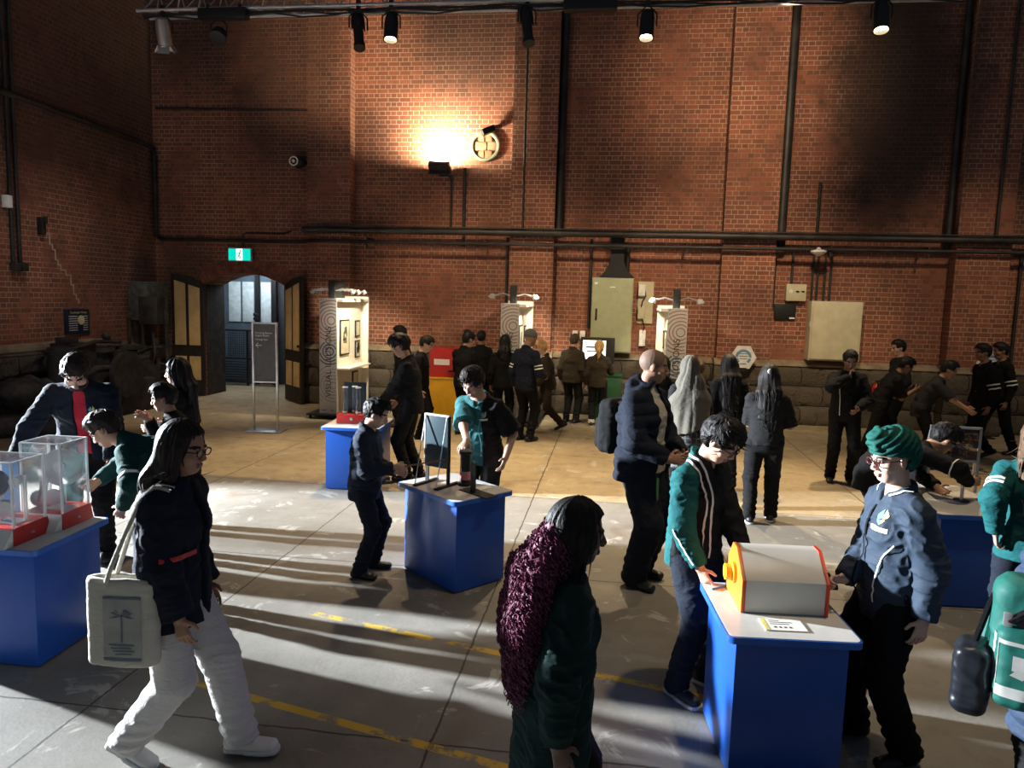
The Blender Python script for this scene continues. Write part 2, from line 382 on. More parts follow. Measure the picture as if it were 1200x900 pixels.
# the room behind the doorway
dark_wall = plain('dark_wall', (0.05, 0.05, 0.055), 0.9)
m = MB(); m.box((-9.72, 16.65, 1.5), (0.1, 1.55, 3.0)); m.box((-6.2, 16.65, 1.5), (0.1, 1.55, 3.0)); m.box((-7.95, 17.5, 1.5), (3.6, 0.1, 3.0)); m.box((-7.95, 16.65, 3.05), (3.6, 1.6, 0.1))
struct('wall_passage', m, dark_wall)
door_blue = plain('door_blue_grey', (0.10, 0.14, 0.175), 0.55); pale = plain('pale_panel', (0.62, 0.70, 0.71), 0.5)
m = MB(); m.box((-8.95, 17.40, 1.35), (1.44, 0.08, 2.7)); d1 = struct('door_1', m, door_blue)
m = MB()
for x in (-9.29, -8.93): m.box((x, 17.35, 2.02), (0.30, 0.04, 0.98), bevel=0.01)
m.box((-8.47, 17.35, 2.02), (0.26, 0.04, 0.98), bevel=0.01); put('panel', m, pale, d1)
m = MB(); m.box((-8.68, 17.33, 1.35), (0.09, 0.12, 2.7)); m.box((-8.25, 17.33, 1.35), (0.12, 0.10, 2.7)); put('post', m, blackp, d1)
m = MB(); m.cyl((-8.72, 17.2, 1.72), (-8.62, 17.2, 1.72), 0.04); m.cyl((-8.68, 17.27, 1.62), (-8.68, 17.18, 1.62), 0.05); put('lock', m, blackp, d1)
rl = thing('railing', 'black metal railing with wire grid seen through the arched doorway', 'railing', (-8.75, 16.95, 0))
m = MB()
for x in (-0.72, -0.02, 0.70): m.cyl((x, 0, 0), (x, 0, 1.36), 0.028, n=10)
for z in (0.10, 0.66, 1.34): m.cyl((-0.72, 0, z), (0.75, 0, z), 0.025, n=8)
put('frame', m, blackp, rl)
m = MB()
for i in range(14): m.cyl((-0.02 + i * 0.053, 0, 0.14), (-0.02 + i * 0.053, 0, 1.32), 0.007, n=5)
for i in range(22): m.cyl((-0.02, 0, 0.16 + i * 0.053), (0.70, 0, 0.16 + i * 0.053), 0.007, n=5)
for i in range(8): m.cyl((-0.5 + i * 0.055, 0, 0.70), (-0.5 + i * 0.055, 0, 1.30), 0.007, n=5)
for i in range(11): m.cyl((-0.52, 0, 0.72 + i * 0.055), (-0.02, 0, 0.72 + i * 0.055), 0.007, n=5)
put('wire_grid', m, blackp, rl)
m = MB()
for i in range(8): m.cyl((-0.72, 0, 0.14 + i * 0.062), (-0.02, 0, 0.14 + i * 0.062), 0.012, n=5)
put('lower_bar', m, blackp, rl)

m = MB(); m.box((DX0 + 0.012, WY + 0.42, 1.2), (0.02, 0.74, 2.4)); m.box((DX1 - 0.012, WY + 0.42, 1.2), (0.02, 0.74, 2.4)); struct('trim_3', m, plain('dark_reveal', (0.03, 0.022, 0.018), 0.85, var=0.5, scale=6, bump=0.4, bscale=20))  # thin dark lining added over the brick of both doorway jambs
# timber door leaves with cream panels
dk = plain('dark_door_timber', (0.02, 0.014, 0.011), 0.6, var=0.4); cream = plain('cream_panel', (0.62, 0.43, 0.19), 0.6, var=0.12, scale=4)
def leaf(name, loc, rz, w, tall_at, n):
    m = MB(); h0, h1 = (2.62, 2.42) if tall_at == 0 else (2.42, 2.62)
    m.prism([(0, 0.02), (w, 0.02), (w, h1), (w * 0.5, max(h0, h1) - 0.05), (0, h0)], (0, 0, 0), (1, 0, 0), (0, 0, 1), (0, 0.06, 0))
    o = struct(name, m, dk); o.location = loc; o.rotation_euler = (0, 0, RAD(rz))
    for k in range(2):
        a0 = w * (0.10 + 0.45 * k); a1 = a0 + w * 0.35
        hh = [h0 + (h1 - h0) * t - 0.12 for t in (a0 / w, a1 / w)]
        for z0, zt in ((0.35, (0.86, 0.86)), (1.10, hh)):
            q = MB(); q.prism([(a0, z0), (a1, z0), (a1, zt[1]), (a0, zt[0])], (0, -0.012, 0), (1, 0, 0), (0, 0, 1), (0, 0.02, 0)); put('panel', q, cream, o)
    q = MB(); q.ball((w * 0.93 if tall_at else w * 0.05, -0.04, 1.2), 0.03, 6); put('door_handle', q, blackp, o)
leaf('door_2', (-9.42, 14.90, 0), 3, 0.70, 0, 0)
leaf('door_3', (-6.92, 15.0, 0), -44.5, 0.90, 1, 1)

# ------------------------------------------------------------------ pipes and conduits on the back wall
def pipe_thing(name, label, pts, r, mat_=pipem, group=None, brackets=()):
    m = MB(); m.tube(pts, r, 10); o = put(name, m, mat_); tag(o, label, 'pipe', group)
    if brackets:
        for (x, z) in brackets:
            q = MB(); q.box((x, WY - 0.2, z - 0.10), (0.035, 0.40, 0.035)); q.box((x, WY - 0.40, z - 0.17), (0.03, 0.03, 0.22)); put('bracket', q, pipem, o)
    return o
PY = WY - 0.42
pipe_thing('main_pipe', 'thick dark pipe running the length of the back brick wall above the exhibits', [(-6.35, PY, 3.56), (11, PY, 3.56)], 0.062,
           brackets=[(-5.0, 3.5), (-2.6, 3.5), (-0.75, 3.5), (1.3, 3.5), (3.9, 3.5), (5.6, 3.5)])
m = MB(); m.box((2.5, PY, 3.64), (17, 0.12, 0.02)); tag(put('cable_tray', m, pipem), 'flat dark cable tray lying on top of the thick wall pipe', 'cable tray')
pipe_thing('lower_pipe', 'thinner dark pipe just below the thick pipe on the back wall', [(-9.6, WY - 0.12, 3.33), (-6.5, WY - 0.12, 3.33), (-6.2, PY, 3.34), (0.6, PY, 3.34), (11, PY, 3.36)], 0.035)
pipe_thing('corner_pipe', 'dark pipe stepping down the left wall into the room corner', [(LX + 0.07, 7.5, 5.40), (LX + 0.07, 14.3, 5.27), (LX + 0.1, 14.9, 5.2), (LX + 0.1, 14.93, 5.0), (LX + 0.1, 14.93, 3.4), (LX + 0.25, 14.93, 3.33)], 0.05)
pipe_thing('wall_cable', 'thin dark cable across the upper brick bay left of the first pilaster', [(LX + 0.1, WY - 0.02, 6.05), (-8, WY - 0.02, 6.02), (-6.33, WY - 0.02, 6.0)], 0.025)
pipe_thing('sign_conduit', 'thin conduit bent down to the green exit sign', [(-6.6, PY, 3.52), (-6.9, WY - 0.05, 3.5), (-7.75, WY - 0.05, 3.5), (-7.83, WY - 0.05, 3.45), (-7.83, WY - 0.05, 3.17)], 0.018)
for (x, z0, z1, r, lb) in ((-1.17, 3.6, 12, 0.075, 'thick black downpipe in the corner right of the second pilaster'), (3.05, 3.3, 12, 0.095, 'thick black downpipe in the corner right of the third pilaster'),
                           (6.02, 3.4, 12, 0.06, 'black downpipe left of the far right pilaster')):
    pipe_thing('downpipe', lb, [(x, WY - 0.11, z0), (x, WY - 0.11, z1)], r)
for (x, y, z0, z1, r, lb) in ((-3.37, WY - 0.04, 3.6, 4.72, 0.025, 'thin conduit running up to the lit wall floodlight'), (-3.10, WY - 0.04, 3.3, 4.85, 0.035, 'conduit with a bent top right of the lit floodlight'),
        (-1.87, WY - 0.32, 3.6, 7.4, 0.022, 'thin conduit up the middle of the second pilaster'), (-2.2, WY - 0.04, 2.2, 3.5, 0.03, 'conduit dropping from the wall pipe left of the second pilaster'),
        (3.72, WY - 0.04, 3.6, 4.62, 0.03, 'short conduit standing above the pipe right of the third pilaster'), (6.75, WY - 0.32, 3.6, 12, 0.03, 'thin conduit up the far right pilaster'),
        (-0.52, WY - 0.04, 1.75, 3.5, 0.03, 'conduit dropping from the wall pipe at the left side of the green cabinet'), (3.0, WY - 0.04, 2.25, 3.3, 0.025, 'conduit running down to the small black plate'),
        (3.32, WY - 0.04, 2.7, 3.3, 0.025, 'conduit running down to the small cream switch box'), (3.70, WY - 0.04, 2.4, 3.35, 0.022, 'leftmost of four conduits above the wide cream cabinet'),
        (3.79, WY - 0.04, 2.4, 3.35, 0.022, 'second from left of four conduits above the wide cream cabinet'), (3.92, WY - 0.04, 2.4, 3.35, 0.022, 'third from left of four conduits above the wide cream cabinet'),
        (4.03, WY - 0.04, 2.4, 3.35, 0.022, 'rightmost of four conduits above the wide cream cabinet'), (7.35, WY - 0.04, 1.2, 3.35, 0.03, 'conduit dropping down the wall at the far right edge')):
    pipe_thing('conduit', lb, [(x, y, z0), (x, y, (z0 + z1) / 2), (x, y, z1)], r, group='conduits on the back wall')
for y, lb in ((11.12, 'left of two dark conduits down the left brick wall'), (11.26, 'right of two dark conduits down the left brick wall')):
    o = pipe_thing('wall_conduit', lb, [(LX + 0.05, y, 2.62), (LX + 0.05, y, 10)], 0.032, group='conduits down the left wall')
m = MB(); m.box((LX + 0.08, 11.2, 2.58), (0.14, 0.26, 0.14), bevel=0.02); m.cyl((LX + 0.15, 11.2, 2.58), (LX + 0.19, 11.2, 2.58), 0.05); tag(put('junction_box', m, pipem), 'dark junction box at the foot of the left wall conduits', 'junction box')
m = MB(); m.box((LX + 0.05, 11.05, 3.62), (0.1, 0.12, 0.2), bevel=0.015); tag(put('switch_box', m, white), 'small white switch box beside the left wall conduits', 'switch box')
m = MB(); m.box((LX + 0.06, 11.75, 3.3), (0.12, 0.08, 0.3), bevel=0.02); m.box((LX + 0.14, 11.75, 3.4), (0.05, 0.05, 0.12)); tag(put('iron_bracket', m, dirty), 'small grey iron bracket on the left brick wall', 'bracket')

# ------------------------------------------------------------------ wall boxes
grn = plain('grey_green_enamel', (0.34, 0.36, 0.22), 0.4, var=0.06); crm = plain('cream_enamel', (0.58, 0.53, 0.36), 0.45, var=0.08, scale=5)
t = thing('electrical_cabinet', 'tall grey green metal electrical cabinet fixed to the brick wall', 'cabinet', (-0.07, WY, 1.28))
m = MB(); m.box((0, -0.16, 0.73), (0.80, 0.32, 1.46), bevel=0.012); put('body', m, grn, t)
m = MB(); m.box((0, -0.335, 0.73), (0.76, 0.025, 1.41), bevel=0.008); d = put('door', m, grn, t)
m = MB(); m.box((-0.30, -0.36, 0.75), (0.035, 0.03, 0.22), bevel=0.008); put('door_handle', m, blackp, d)
m = MB(); m.box((-0.32, -0.35, 1.35), (0.06, 0.006, 0.04)); m.box((0.0, -0.35, 1.28), (0.10, 0.006, 0.02)); put('rating_plate', m, white, d)
t = thing('cable_duct', 'black Y shaped cable duct joining the wall pipe to the green cabinet top', 'cable duct', (0.0, WY, 2.75))
m = MB(); m.prism([(-0.34, 0), (0.34, 0), (0.20, 0.13), (0.12, 0.32), (0.12, 0.8), (-0.14, 0.8), (-0.14, 0.32), (-0.22, 0.13)], (0, -0.26, 0), (1, 0, 0), (0, 0, 1), (0, 0.2, 0)); put('housing', m, blackp, t)
m = MB(); m.tube([(0.2, -0.15, 0.05), (0.2, -0.15, 0.6)], 0.04); put('pipe', m, blackp, t)
t = thing('backing_board', 'cream board behind the switches right of the green cabinet', 'board', (0.52, WY, 1.9)); m = MB(); m.box((0.06, -0.02, 0.38), (0.30, 0.04, 0.82)); put('board', m, crm, t)
m = MB(); m.box((-0.02, -0.08, 0.62), (0.13, 0.10, 0.22), bevel=0.01); put('upper_switch', m, white, t)
m = MB(); m.box((-0.02, -0.08, 0.18), (0.12, 0.10, 0.24), bevel=0.01); put('lower_switch', m, crm, t)
m = MB(); m.tube([(0.02, -0.1, 0.7), (0.06, -0.12, 0.5), (0.0, -0.13, 0.4), (-0.02, -0.12, 0.28)], 0.012, 6); m.tube([(0.0, -0.1, 0.1), (0.06, -0.1, -0.1), (0.02, -0.1, -0.25)], 0.012, 6); put('cable', m, blackp, t)
m = MB(); m.box((0.55, WY - 0.06, 1.58), (0.13, 0.1, 0.32), bevel=0.02); m.cyl((0.55, WY - 0.11, 1.64), (0.55, WY - 0.13, 1.64), 0.03); tag(put('power_socket', m, white), 'white power socket with a looped lead below the cream board', 'socket')
for x, lb in ((-0.78, 'left of two small white wall sockets left of the green cabinet'), (-0.63, 'right of two small white wall sockets left of the green cabinet')):
    m = MB(); m.box((x, WY - 0.05, 1.6), (0.11, 0.1, 0.17), bevel=0.012); m.box((x, WY - 0.105, 1.62), (0.05, 0.01, 0.06)); tag(put('wall_socket', m, white), lb, 'socket', 'small sockets by the green cabinet')
t = thing('electric_switch_box', 'square cream switch box with two black switches high on the wall', 'switch box', (3.40, WY, 2.55))
m = MB(); m.box((0, -0.07, 0), (0.37, 0.14, 0.32), bevel=0.015); put('box', m, crm, t)
for x in (0.02, 0.12):
    m = MB(); m.box((x, -0.145, 0.02), (0.05, 0.02, 0.025)); put('switch', m, blackp, t)
m = MB(); m.cyl((-0.1, -0.14, 0.02), (-0.1, -0.15, 0.02), 0.04); put('knob', m, white, t)
t = thing('black_plate', 'small black rectangular plate under the square switch box', 'plate', (3.24, WY, 2.18)); m = MB(); m.box((0, -0.03, 0), (0.40, 0.06, 0.30), bevel=0.01); put('plate', m, blackp, t)
m = MB(); m.box((0.13, -0.063, -0.12), (0.10, 0.006, 0.03)); put('tag', m, white, t)
t = thing('wall_cabinet', 'wide cream metal wall cabinet right of the square switch box', 'cabinet', (4.11, WY, 1.28))
m = MB(); m.box((0, -0.17, 0.56), (0.92, 0.34, 1.12), bevel=0.015); put('body', m, crm, t); m = MB(); m.box((0, -0.355, 0.56), (0.87, 0.03, 1.06), bevel=0.01); d = put('door', m, crm, t)
m = MB(); m.box((-0.46, -0.33, 0.68), (0.04, 0.05, 0.09)); put('hinge', m, crm, d)
t = thing('smoke_detector', 'small round white detector under the wall pipe above the wide cabinet', 'detector', (3.66, WY - 0.5, 3.22)); m = MB(); m.lathe([(0.02, 0.16), (0.05, 0.12), (0.14, 0.10), (0.14, 0.07), (0.08, 0.03), (0.02, 0.0)]); put('body', m, white, t)

# hexagonal signs
hexblue = plain('sign_blue', (0.14, 0.28, 0.42), 0.6)
def hexsign(x, z, r, lb):
    t = thing('hexagon_sign', lb, 'sign', (x, WY - 0.62, z), group='hexagon signs on the bluestone ledge'); m = MB()
    m.prism([(r * math.cos(RAD(60 * i)), r * math.sin(RAD(60 * i)) * 1.02) for i in range(6)], (0, 0, 0), (1, 0, 0), (0, 0, 1), (0, 0.04, 0)); put('board', m, white, t)
    m = MB()
    for a0, a1, r0, r1 in ((0, 180, 0.42, 0.62), (190, 230, 0.4, 0.6), (310, 350, 0.4, 0.6)):
        n = 10; pts = [(r * r1 * math.cos(RAD(a0 + (a1 - a0) * i / n)), r * r1 * math.sin(RAD(a0 + (a1 - a0) * i / n))) for i in range(n + 1)] + [(r * r0 * math.cos(RAD(a1 - (a1 - a0) * i / n)), r * r0 * math.sin(RAD(a1 - (a1 - a0) * i / n))) for i in range(n + 1)]
        m.prism(pts, (0, -0.003, 0), (1, 0, 0), (0, 0, 1), (0, 0.003, 0))
    for k in range(3): m.box((0, -0.002, r * (0.28 - 0.2 * k)), (r * (0.75 - 0.1 * k), 0.003, r * 0.07))
    m.box((0, -0.002, -r * 0.52), (r * 0.5, 0.003, r * 0.09)); put('emblem', m, hexblue, t)
    m = MB(); m.cyl((0, 0.06, -z), (0, 0.06, 0), 0.02); m.box((0, 0.06, -z + 0.01), (0.3, 0.3, 0.02)); m.box((0, 0.02, -r * 0.95), (0.14, 0.05, 0.06)); put('stand', m, blackp, t)
hexsign(2.42, 1.31, 0.24, 'white hexagon sign on a stand beside the third pilaster'); hexsign(6.75, 1.36, 0.25, 'white hexagon sign at the far right behind two walking boys')

# exit sign
t = thing('exit_sign', 'lit green exit sign above the arched doorway', 'sign', (-7.83, WY - 0.16, 3.04))
m = MB(); m.box((0, 0, 0), (0.50, 0.09, 0.27), bevel=0.01); put('case', m, white, t)
m = MB(); m.box((-0.155, -0.047, 0), (0.17, 0.004, 0.235)); m.box((0.155, -0.047, 0), (0.17, 0.004, 0.235)); put('green_panel', m, glow('exit_green', (0.0, 0.55, 0.42), 1.3), t)
m = MB(); m.box((0, -0.047, 0), (0.14, 0.004, 0.235)); put('white_panel', m, glow('exit_white', (0.8, 1.0, 0.95), 1.6), t)
gm = plain('exit_figure', (0.0, 0.25, 0.18), 0.6); m = MB(); m.ball((0.02, -0.05, 0.075), (0.018, 0.004, 0.018), 6); m.tube([(0.015, -0.051, 0.05), (-0.01, -0.051, -0.01), (0.02, -0.051, -0.05), (0.0, -0.051, -0.09)], 0.011, 6); m.tube([(-0.01, -0.051, -0.01), (-0.03, -0.051, -0.06), (-0.055, -0.051, -0.065)], 0.01, 6); m.tube([(0.01, -0.051, 0.04), (0.045, -0.051, 0.01), (0.05, -0.051, 0.03)], 0.008, 6); m.tube([(0.01, -0.051, 0.04), (-0.035, -0.051, 0.035), (-0.04, -0.051, 0.0)], 0.008, 6); put('running_figure', m, gm, t)

# floodlight, round vent, camera dome
t = thing('floodlight', 'lit floodlight on a bracket shining up the brick wall', 'floodlight', (-3.55, WY - 0.32, 4.78))
Rf = Matrix.Rotation(RAD(-38), 3, 'X'); m = MB(); m.box((0, 0, 0.03), (0.42, 0.24, 0.14), Rf, 0.02); put('housing', m, blackp, t)
m = MB(); m.box(Rf @ Vector((0, 0, 0.075)), (0.36, 0.19, 0.01), Rf); put('lens', m, glow('flood_lens', (1, 0.88, 0.62), 60), t)
m = MB(); m.tube([(0.17, 0.1, -0.12), (0.17, 0.0, -0.12), (-0.0, 0, -0.12)], 0.025, 8); m.cyl((0.17, 0.28, -0.12), (0.17, 0.0, -0.12), 0.02); m.box((0, 0, -0.08), (0.46, 0.04, 0.025)); put('bracket', m, blackp, t)
t = thing('round_vent', 'round bricked up opening with a grey green rim beside the floodlight', 'vent', (-2.70, WY, 5.28))
m = MB(); m.tube([(0.27 * math.cos(RAD(a)), -0.03, 0.27 * math.sin(RAD(a))) for a in range(0, 360, 12)], 0.04, 8, True); put('rim', m, plain('vent_rim', (0.22, 0.22, 0.15), 0.7), t)
m = MB()
for k, (z0, z1) in enumerate(((-0.25, -0.09), (-0.08, 0.08), (0.09, 0.25))):
    for j in range(2):
        x0 = -0.25 + 0.25 * j + 0.05 * (k % 2); w = 0.23; x1 = min(0.25, x0 + w); zc = max(abs(z0), abs(z1)); lim = math.sqrt(max(0.004, 0.26 ** 2 - (zc - 0.03) ** 2)); x0 = max(x0, -lim); x1 = min(x1, lim)
        if x1 > x0 + 0.03: m.box(((x0 + x1) / 2, -0.02, (z0 + z1) / 2), (x1 - x0, 0.04, z1 - z0), bevel=0.01)
put('infill_brick', m, plain('infill', (0.30, 0.17, 0.09), 0.85, var=0.3), t)
m = MB(); m.box((0.08, -0.2, 0.26), (0.26, 0.2, 0.12), rotz(20) @ Matrix.Rotation(RAD(-25), 3, 'Y'), 0.02); m.cyl((0.12, 0, 0.3), (0.1, -0.15, 0.28), 0.03); put('spot_head', m, blackp, t)
t = thing('security_camera', 'black wall camera with a bright round lens left of the first pilaster', 'camera', (-6.50, WY, 4.92))
m = MB(); m.cyl((0.1, 0, 0.04), (0.02, -0.18, 0.0), 0.05); m.ball((0.0, -0.24, 0.0), 0.13, 10); put('body', m, blackp, t)
m = MB(); m.tube([(-0.06 + 0.085 * math.cos(RAD(a)), -0.36, 0.085 * math.sin(RAD(a))) for a in range(0, 360, 20)], 0.014, 6, True); m.cyl((-0.06, -0.35, 0), (-0.06, -0.38, 0), 0.03); put('lens_ring', m, white, t)

# plaque on the left wall
t = thing('wall_plaque', 'dark blue text plaque with a round cream dial on the left brick wall', 'plaque', (LX, 12.56, 1.64))
m = MB(); m.box((0.02, 0, 0), (0.04, 0.62, 0.46), bevel=0.005); put('board', m, plain('plaque_navy', (0.012, 0.02, 0.045), 0.4), t)
text('title', 'Feedwater Pump', 0.062, plain('plaque_gold', (0.6, 0.45, 0.15), 0.5), t, (0.043, -0.19, 0.17), (RAD(90), 0, RAD(90)))
m = MB()
for k in range(7): m.box((0.042, -0.12, 0.10 - 0.042 * k), (0.003, 0.22, 0.012)); m.box((0.042, 0.2, 0.10 - 0.042 * k), (0.003, 0.12, 0.012))
put('body_text', m, white, t)
m = MB(); m.cyl((0.04, 0.08, 0.03), (0.052, 0.08, 0.03), 0.085, n=24); put('dial', m, plain('dial_cream', (0.7, 0.62, 0.35), 0.5), t)

# ------------------------------------------------------------------ old machinery along the left wall
t = thing('pump_engine', 'dark old pump engine with cylinders and a gear wheel by the left wall', 'engine', (LX + 0.75, 12.1, 0))
m = MB(); m.box((0, 0, 0.3), (0.9, 2.2, 0.6), bevel=0.04); put('bed', m, dirty, t)
m = MB()
for y in (-0.85, 0.0, 0.75): m.cyl((0, y, 0.55), (0, y, 1.18 + 0.1 * math.sin(y * 5)), 0.24, 0.22, 18); m.cyl((0, y, 1.15), (0, y, 1.22), 0.29, n=18)
put('cylinder', m, dirty, t)
m = MB(); m.box((-0.1, -0.45, 1.1), (0.5, 0.5, 0.45), bevel=0.03); m.box((-0.1, -0.6, 1.36), (0.3, 0.2, 0.12), bevel=0.02); put('valve_chest', m, dirty, t); m = MB(); m.box((0, 0.45, 0.9), (0.4, 0.3, 0.5), bevel=0.03); put('valve_chest', m, dirty, t)
m = MB(); R90 = Matrix.Rotation(RAD(90), 3, 'Y'); m.lathe([(0.38, -0.05), (0.42, -0.05), (0.42, 0.05), (0.38, 0.05)], (0.5, 0.1, 0.75), R90, 28)
for k in range(6): m.cyl((0.5, 0.1, 0.75), (0.5, 0.1 + 0.4 * math.cos(k * 1.047), 0.75 + 0.4 * math.sin(k * 1.047)), 0.025, n=6)
put('gear_wheel', m, dirty, t)
m = MB(); m.tube([(0.3, -1.0, 0.6), (0.35, -0.5, 0.9), (0.35, 0.3, 0.85), (0.3, 0.9, 1.0)], 0.06); m.tube([(0.1, -0.9, 1.2), (0.2, -0.3, 1.35), (0.1, 0.5, 1.3)], 0.035); m.ball((0.12, 0.1, 1.42), 0.08, 8); put('pipe', m, dirty, t)
t = thing('control_cabinet', 'dark grey metal cabinet on posts in the left room corner', 'cabinet', (LX + 0.34, 14.25, 0))
m = MB(); m.box((0, 0, 2.03), (0.44, 0.72, 0.78), bevel=0.04); put('body', m, plain('grey_green_dark', (0.07, 0.075, 0.065), 0.6, var=0.4), t)
m = MB(); m.box((0.22, 0, 2.03), (0.02, 0.6, 0.64), bevel=0.01); put('door', m, plain('grey_green_dark', (0.07, 0.075, 0.065), 0.6), t)
m = MB()
for y in (-0.28, 0.28): m.box((-0.1, y, 0.85), (0.09, 0.09, 1.7))
put('post', m, dirty, t)
m = MB(); m.cyl((0.1, 0.08, 0.4), (0.1, 0.08, 1.66), 0.06); put('rusty_pipe', m, rust, t)
t2 = thing('pipe_manifold', 'tangle of dark pipes and valves in front of the corner cabinet', 'pipework', (LX + 0.30, 13.78, 0))
m = MB(); m.box((0.35, 0.1, 1.85), (0.4, 0.3, 0.55), bevel=0.03); put('valve_box', m, dirty, t2)
m = MB()
for k, (x, y, z0, z1) in enumerate(((0.2, 0.0, 0, 1.6), (0.35, 0.12, 0, 1.6), (0.5, 0.0, 0, 1.3), (0.05, -0.2, 0, 1.7), (0.62, 0.15, 0, 1.9))): m.cyl((x, y, z0), (x, y, z1), 0.035 + 0.008 * (k % 3))
m.tube([(-0.1, -0.3, 0.95), (0.2, -0.2, 1.0), (0.45, -0.15, 1.12), (0.7, -0.1, 1.14)], 0.035); m.tube([(0.5, -0.1, 1.3), (0.6, -0.2, 1.0), (0.5, -0.25, 0.7)], 0.03); put('pipe', m, dirty, t2)
m = MB(); m.lathe([(0.02, 0), (0.34, 0.02), (0.36, 0.1), (0.3, 0.2), (0.05, 0.24)], (0.35, -0.3, 0.55), R90 @ rotz(20), 22); put('flywheel', m, dirty, t2)
rock = plain('rubble_rock', (0.06, 0.053, 0.046), 0.95, var=0.5, scale=6, bump=0.8, bscale=12)
for k, (x, y, r) in enumerate(((0.55, 9.6, 0.32), (0.8, 10.1, 0.28), (0.5, 10.6, 0.36), (0.95, 10.75, 0.3), (0.6, 11.2, 0.3), (1.25, 10.3, 0.24), (1.2, 11.25, 0.26), (0.85, 11.0, 0.22))):
    me = MB(); r *= 0.86; me.ball((0, 0, 0), (r, r * 1.15, r * 0.75), 12)
    P = np.array(me.v); q = vnoise(P * 4 + k * 7, k) * 0.6 + vnoise(P * 9, k) * 0.3; me.v = [tuple(v) for v in P * (0.65 + q)[:, None]]
    z = r * 0.5 + (0.45 if k % 2 == 0 else 0.0)
    o = put('boulder', me, rock, angle=60); o.location = (LX + x, y, z)
    tag(o, 'rough dark boulder in the rubble below the ledge of the left wall', 'rock', 'boulders along the left wall')
# ================================================================== EXHIBITS
blue = plain('table_blue', (0.012, 0.085, 0.42), 0.33, var=0.06, scale=2); blue_edge = plain('edge_blue', (0.02, 0.12, 0.50), 0.35)
lam = plain('grey_laminate', (0.62, 0.61, 0.58), 0.35, var=0.05); redm = plain('exhibit_red', (0.50, 0.025, 0.02), 0.4, var=0.06)
paper = plain('paper', (0.85, 0.84, 0.80), 0.7, var=0.03); ink = plain('ink', (0.06, 0.07, 0.12), 0.7)
yel = plain('exhibit_yellow', (0.75, 0.40, 0.01), 0.35, var=0.06)
def rrect(w, d, r, n=5):
    P = []
    for cx, cy, a0 in ((w / 2 - r, d / 2 - r, 0), (-w / 2 + r, d / 2 - r, 90), (-w / 2 + r, -d / 2 + r, 180), (w / 2 - r, -d / 2 + r, 270)):
        P += [(cx + r * math.cos(RAD(a0 + 90 * i / n)), cy + r * math.sin(RAD(a0 + 90 * i / n))) for i in range(n + 1)]
    return P
def table(label, loc, rz, w, d, h=0.75, body_m=blue, edge_m=blue_edge, top_m=lam, inset=0.05, name='exhibit_table'):
    t = thing(name, label, 'table', (*loc, 0), rz)
    m = MB(); m.box((0, 0, (h - 0.03) / 2 + 0.005), (w - 2 * inset, d - 2 * inset, h - 0.04), bevel=0.006); put('body', m, body_m, t)
    m = MB(); m.prism(rrect(w, d, 0.04), (0, 0, h - 0.035), (1, 0, 0), (0, 1, 0), (0, 0, 0.033)); put('edging', m, edge_m, t)
    m = MB(); m.prism(rrect(w - 0.02, d - 0.02, 0.035), (0, 0, h - 0.004), (1, 0, 0), (0, 1, 0), (0, 0, 0.004)); put('table_top', m, top_m, t)
    return t
table('blue exhibit table in the centre with a grey board standing on it', (-1.245, 5.87), 140, 0.80, 0.60)
table('large blue exhibit table with a laminate top holding the red and white drum box', (0.875, 3.82), 5, 0.63, 0.70)
table('blue exhibit table at the left edge with clear cases on red bases', (-3.72, 4.13), 2, 0.82, 0.70)
table('blue exhibit table below the lit display panel with a red based tube exhibit', (-3.02, 8.60), 4, 0.70, 0.84)
table('blue exhibit table behind the boy in the turban with a framed picture', (2.80, 6.45), 4, 0.66, 1.00)
table('yellow exhibit table with a red box by the back wall', (-3.0, 13.95), 0, 0.95, 0.66, 0.78, yel, yel, yel, 0.02)
green = plain('exhibit_green', (0.012, 0.06, 0.02), 0.45); table('dark green exhibit table with a screen by the back wall', (-0.12, 14.45), 0, 0.62, 0.5, 0.9, green, green, green, 0.02)
for o in ():
    pass

# red box on the yellow table
t = thing('red_box', 'red box with a white label strip on the yellow table', 'box', (-3.04, 13.95, 0.78)); m = MB(); m.box((0, 0, 0.27), (0.80, 0.5, 0.54), bevel=0.01); put('body', m, redm, t)
m = MB(); m.box((-0.16, -0.252, 0.28), (0.30, 0.006, 0.11)); put('label_strip', m, paper, t)
m = MB(); m.cyl((0.10, -0.24, 0.27), (0.10, -0.34, 0.27), 0.04); m.box((0.1, -0.3, 0.12), (0.24, 0.12, 0.02)); put('handle', m, blackp, t)
# screen on the green table
t = thing('information_screen', 'lit screen in a black frame on the green table', 'screen', (-0.36, 14.45, 0.90)); m = MB(); m.box((0.05, 0, 0.44), (0.66, 0.08, 0.50), bevel=0.02); m.box((0.05, 0.02, 0.10), (0.12, 0.06, 0.2)); m.box((0.05, 0, 0.01), (0.4, 0.2, 0.02)); put('frame', m, blackp, t)
m = MB(); m.box((-0.01, -0.042, 0.45), (0.44, 0.006, 0.36)); put('display', m, glow('screen_glow', (0.95, 0.92, 0.82), 1.6), t)
m = MB(); m.box((-0.05, -0.047, 0.5), (0.24, 0.004, 0.03)); m.box((0.0, -0.047, 0.42), (0.3, 0.004, 0.02)); put('display_text', m, ink, t)

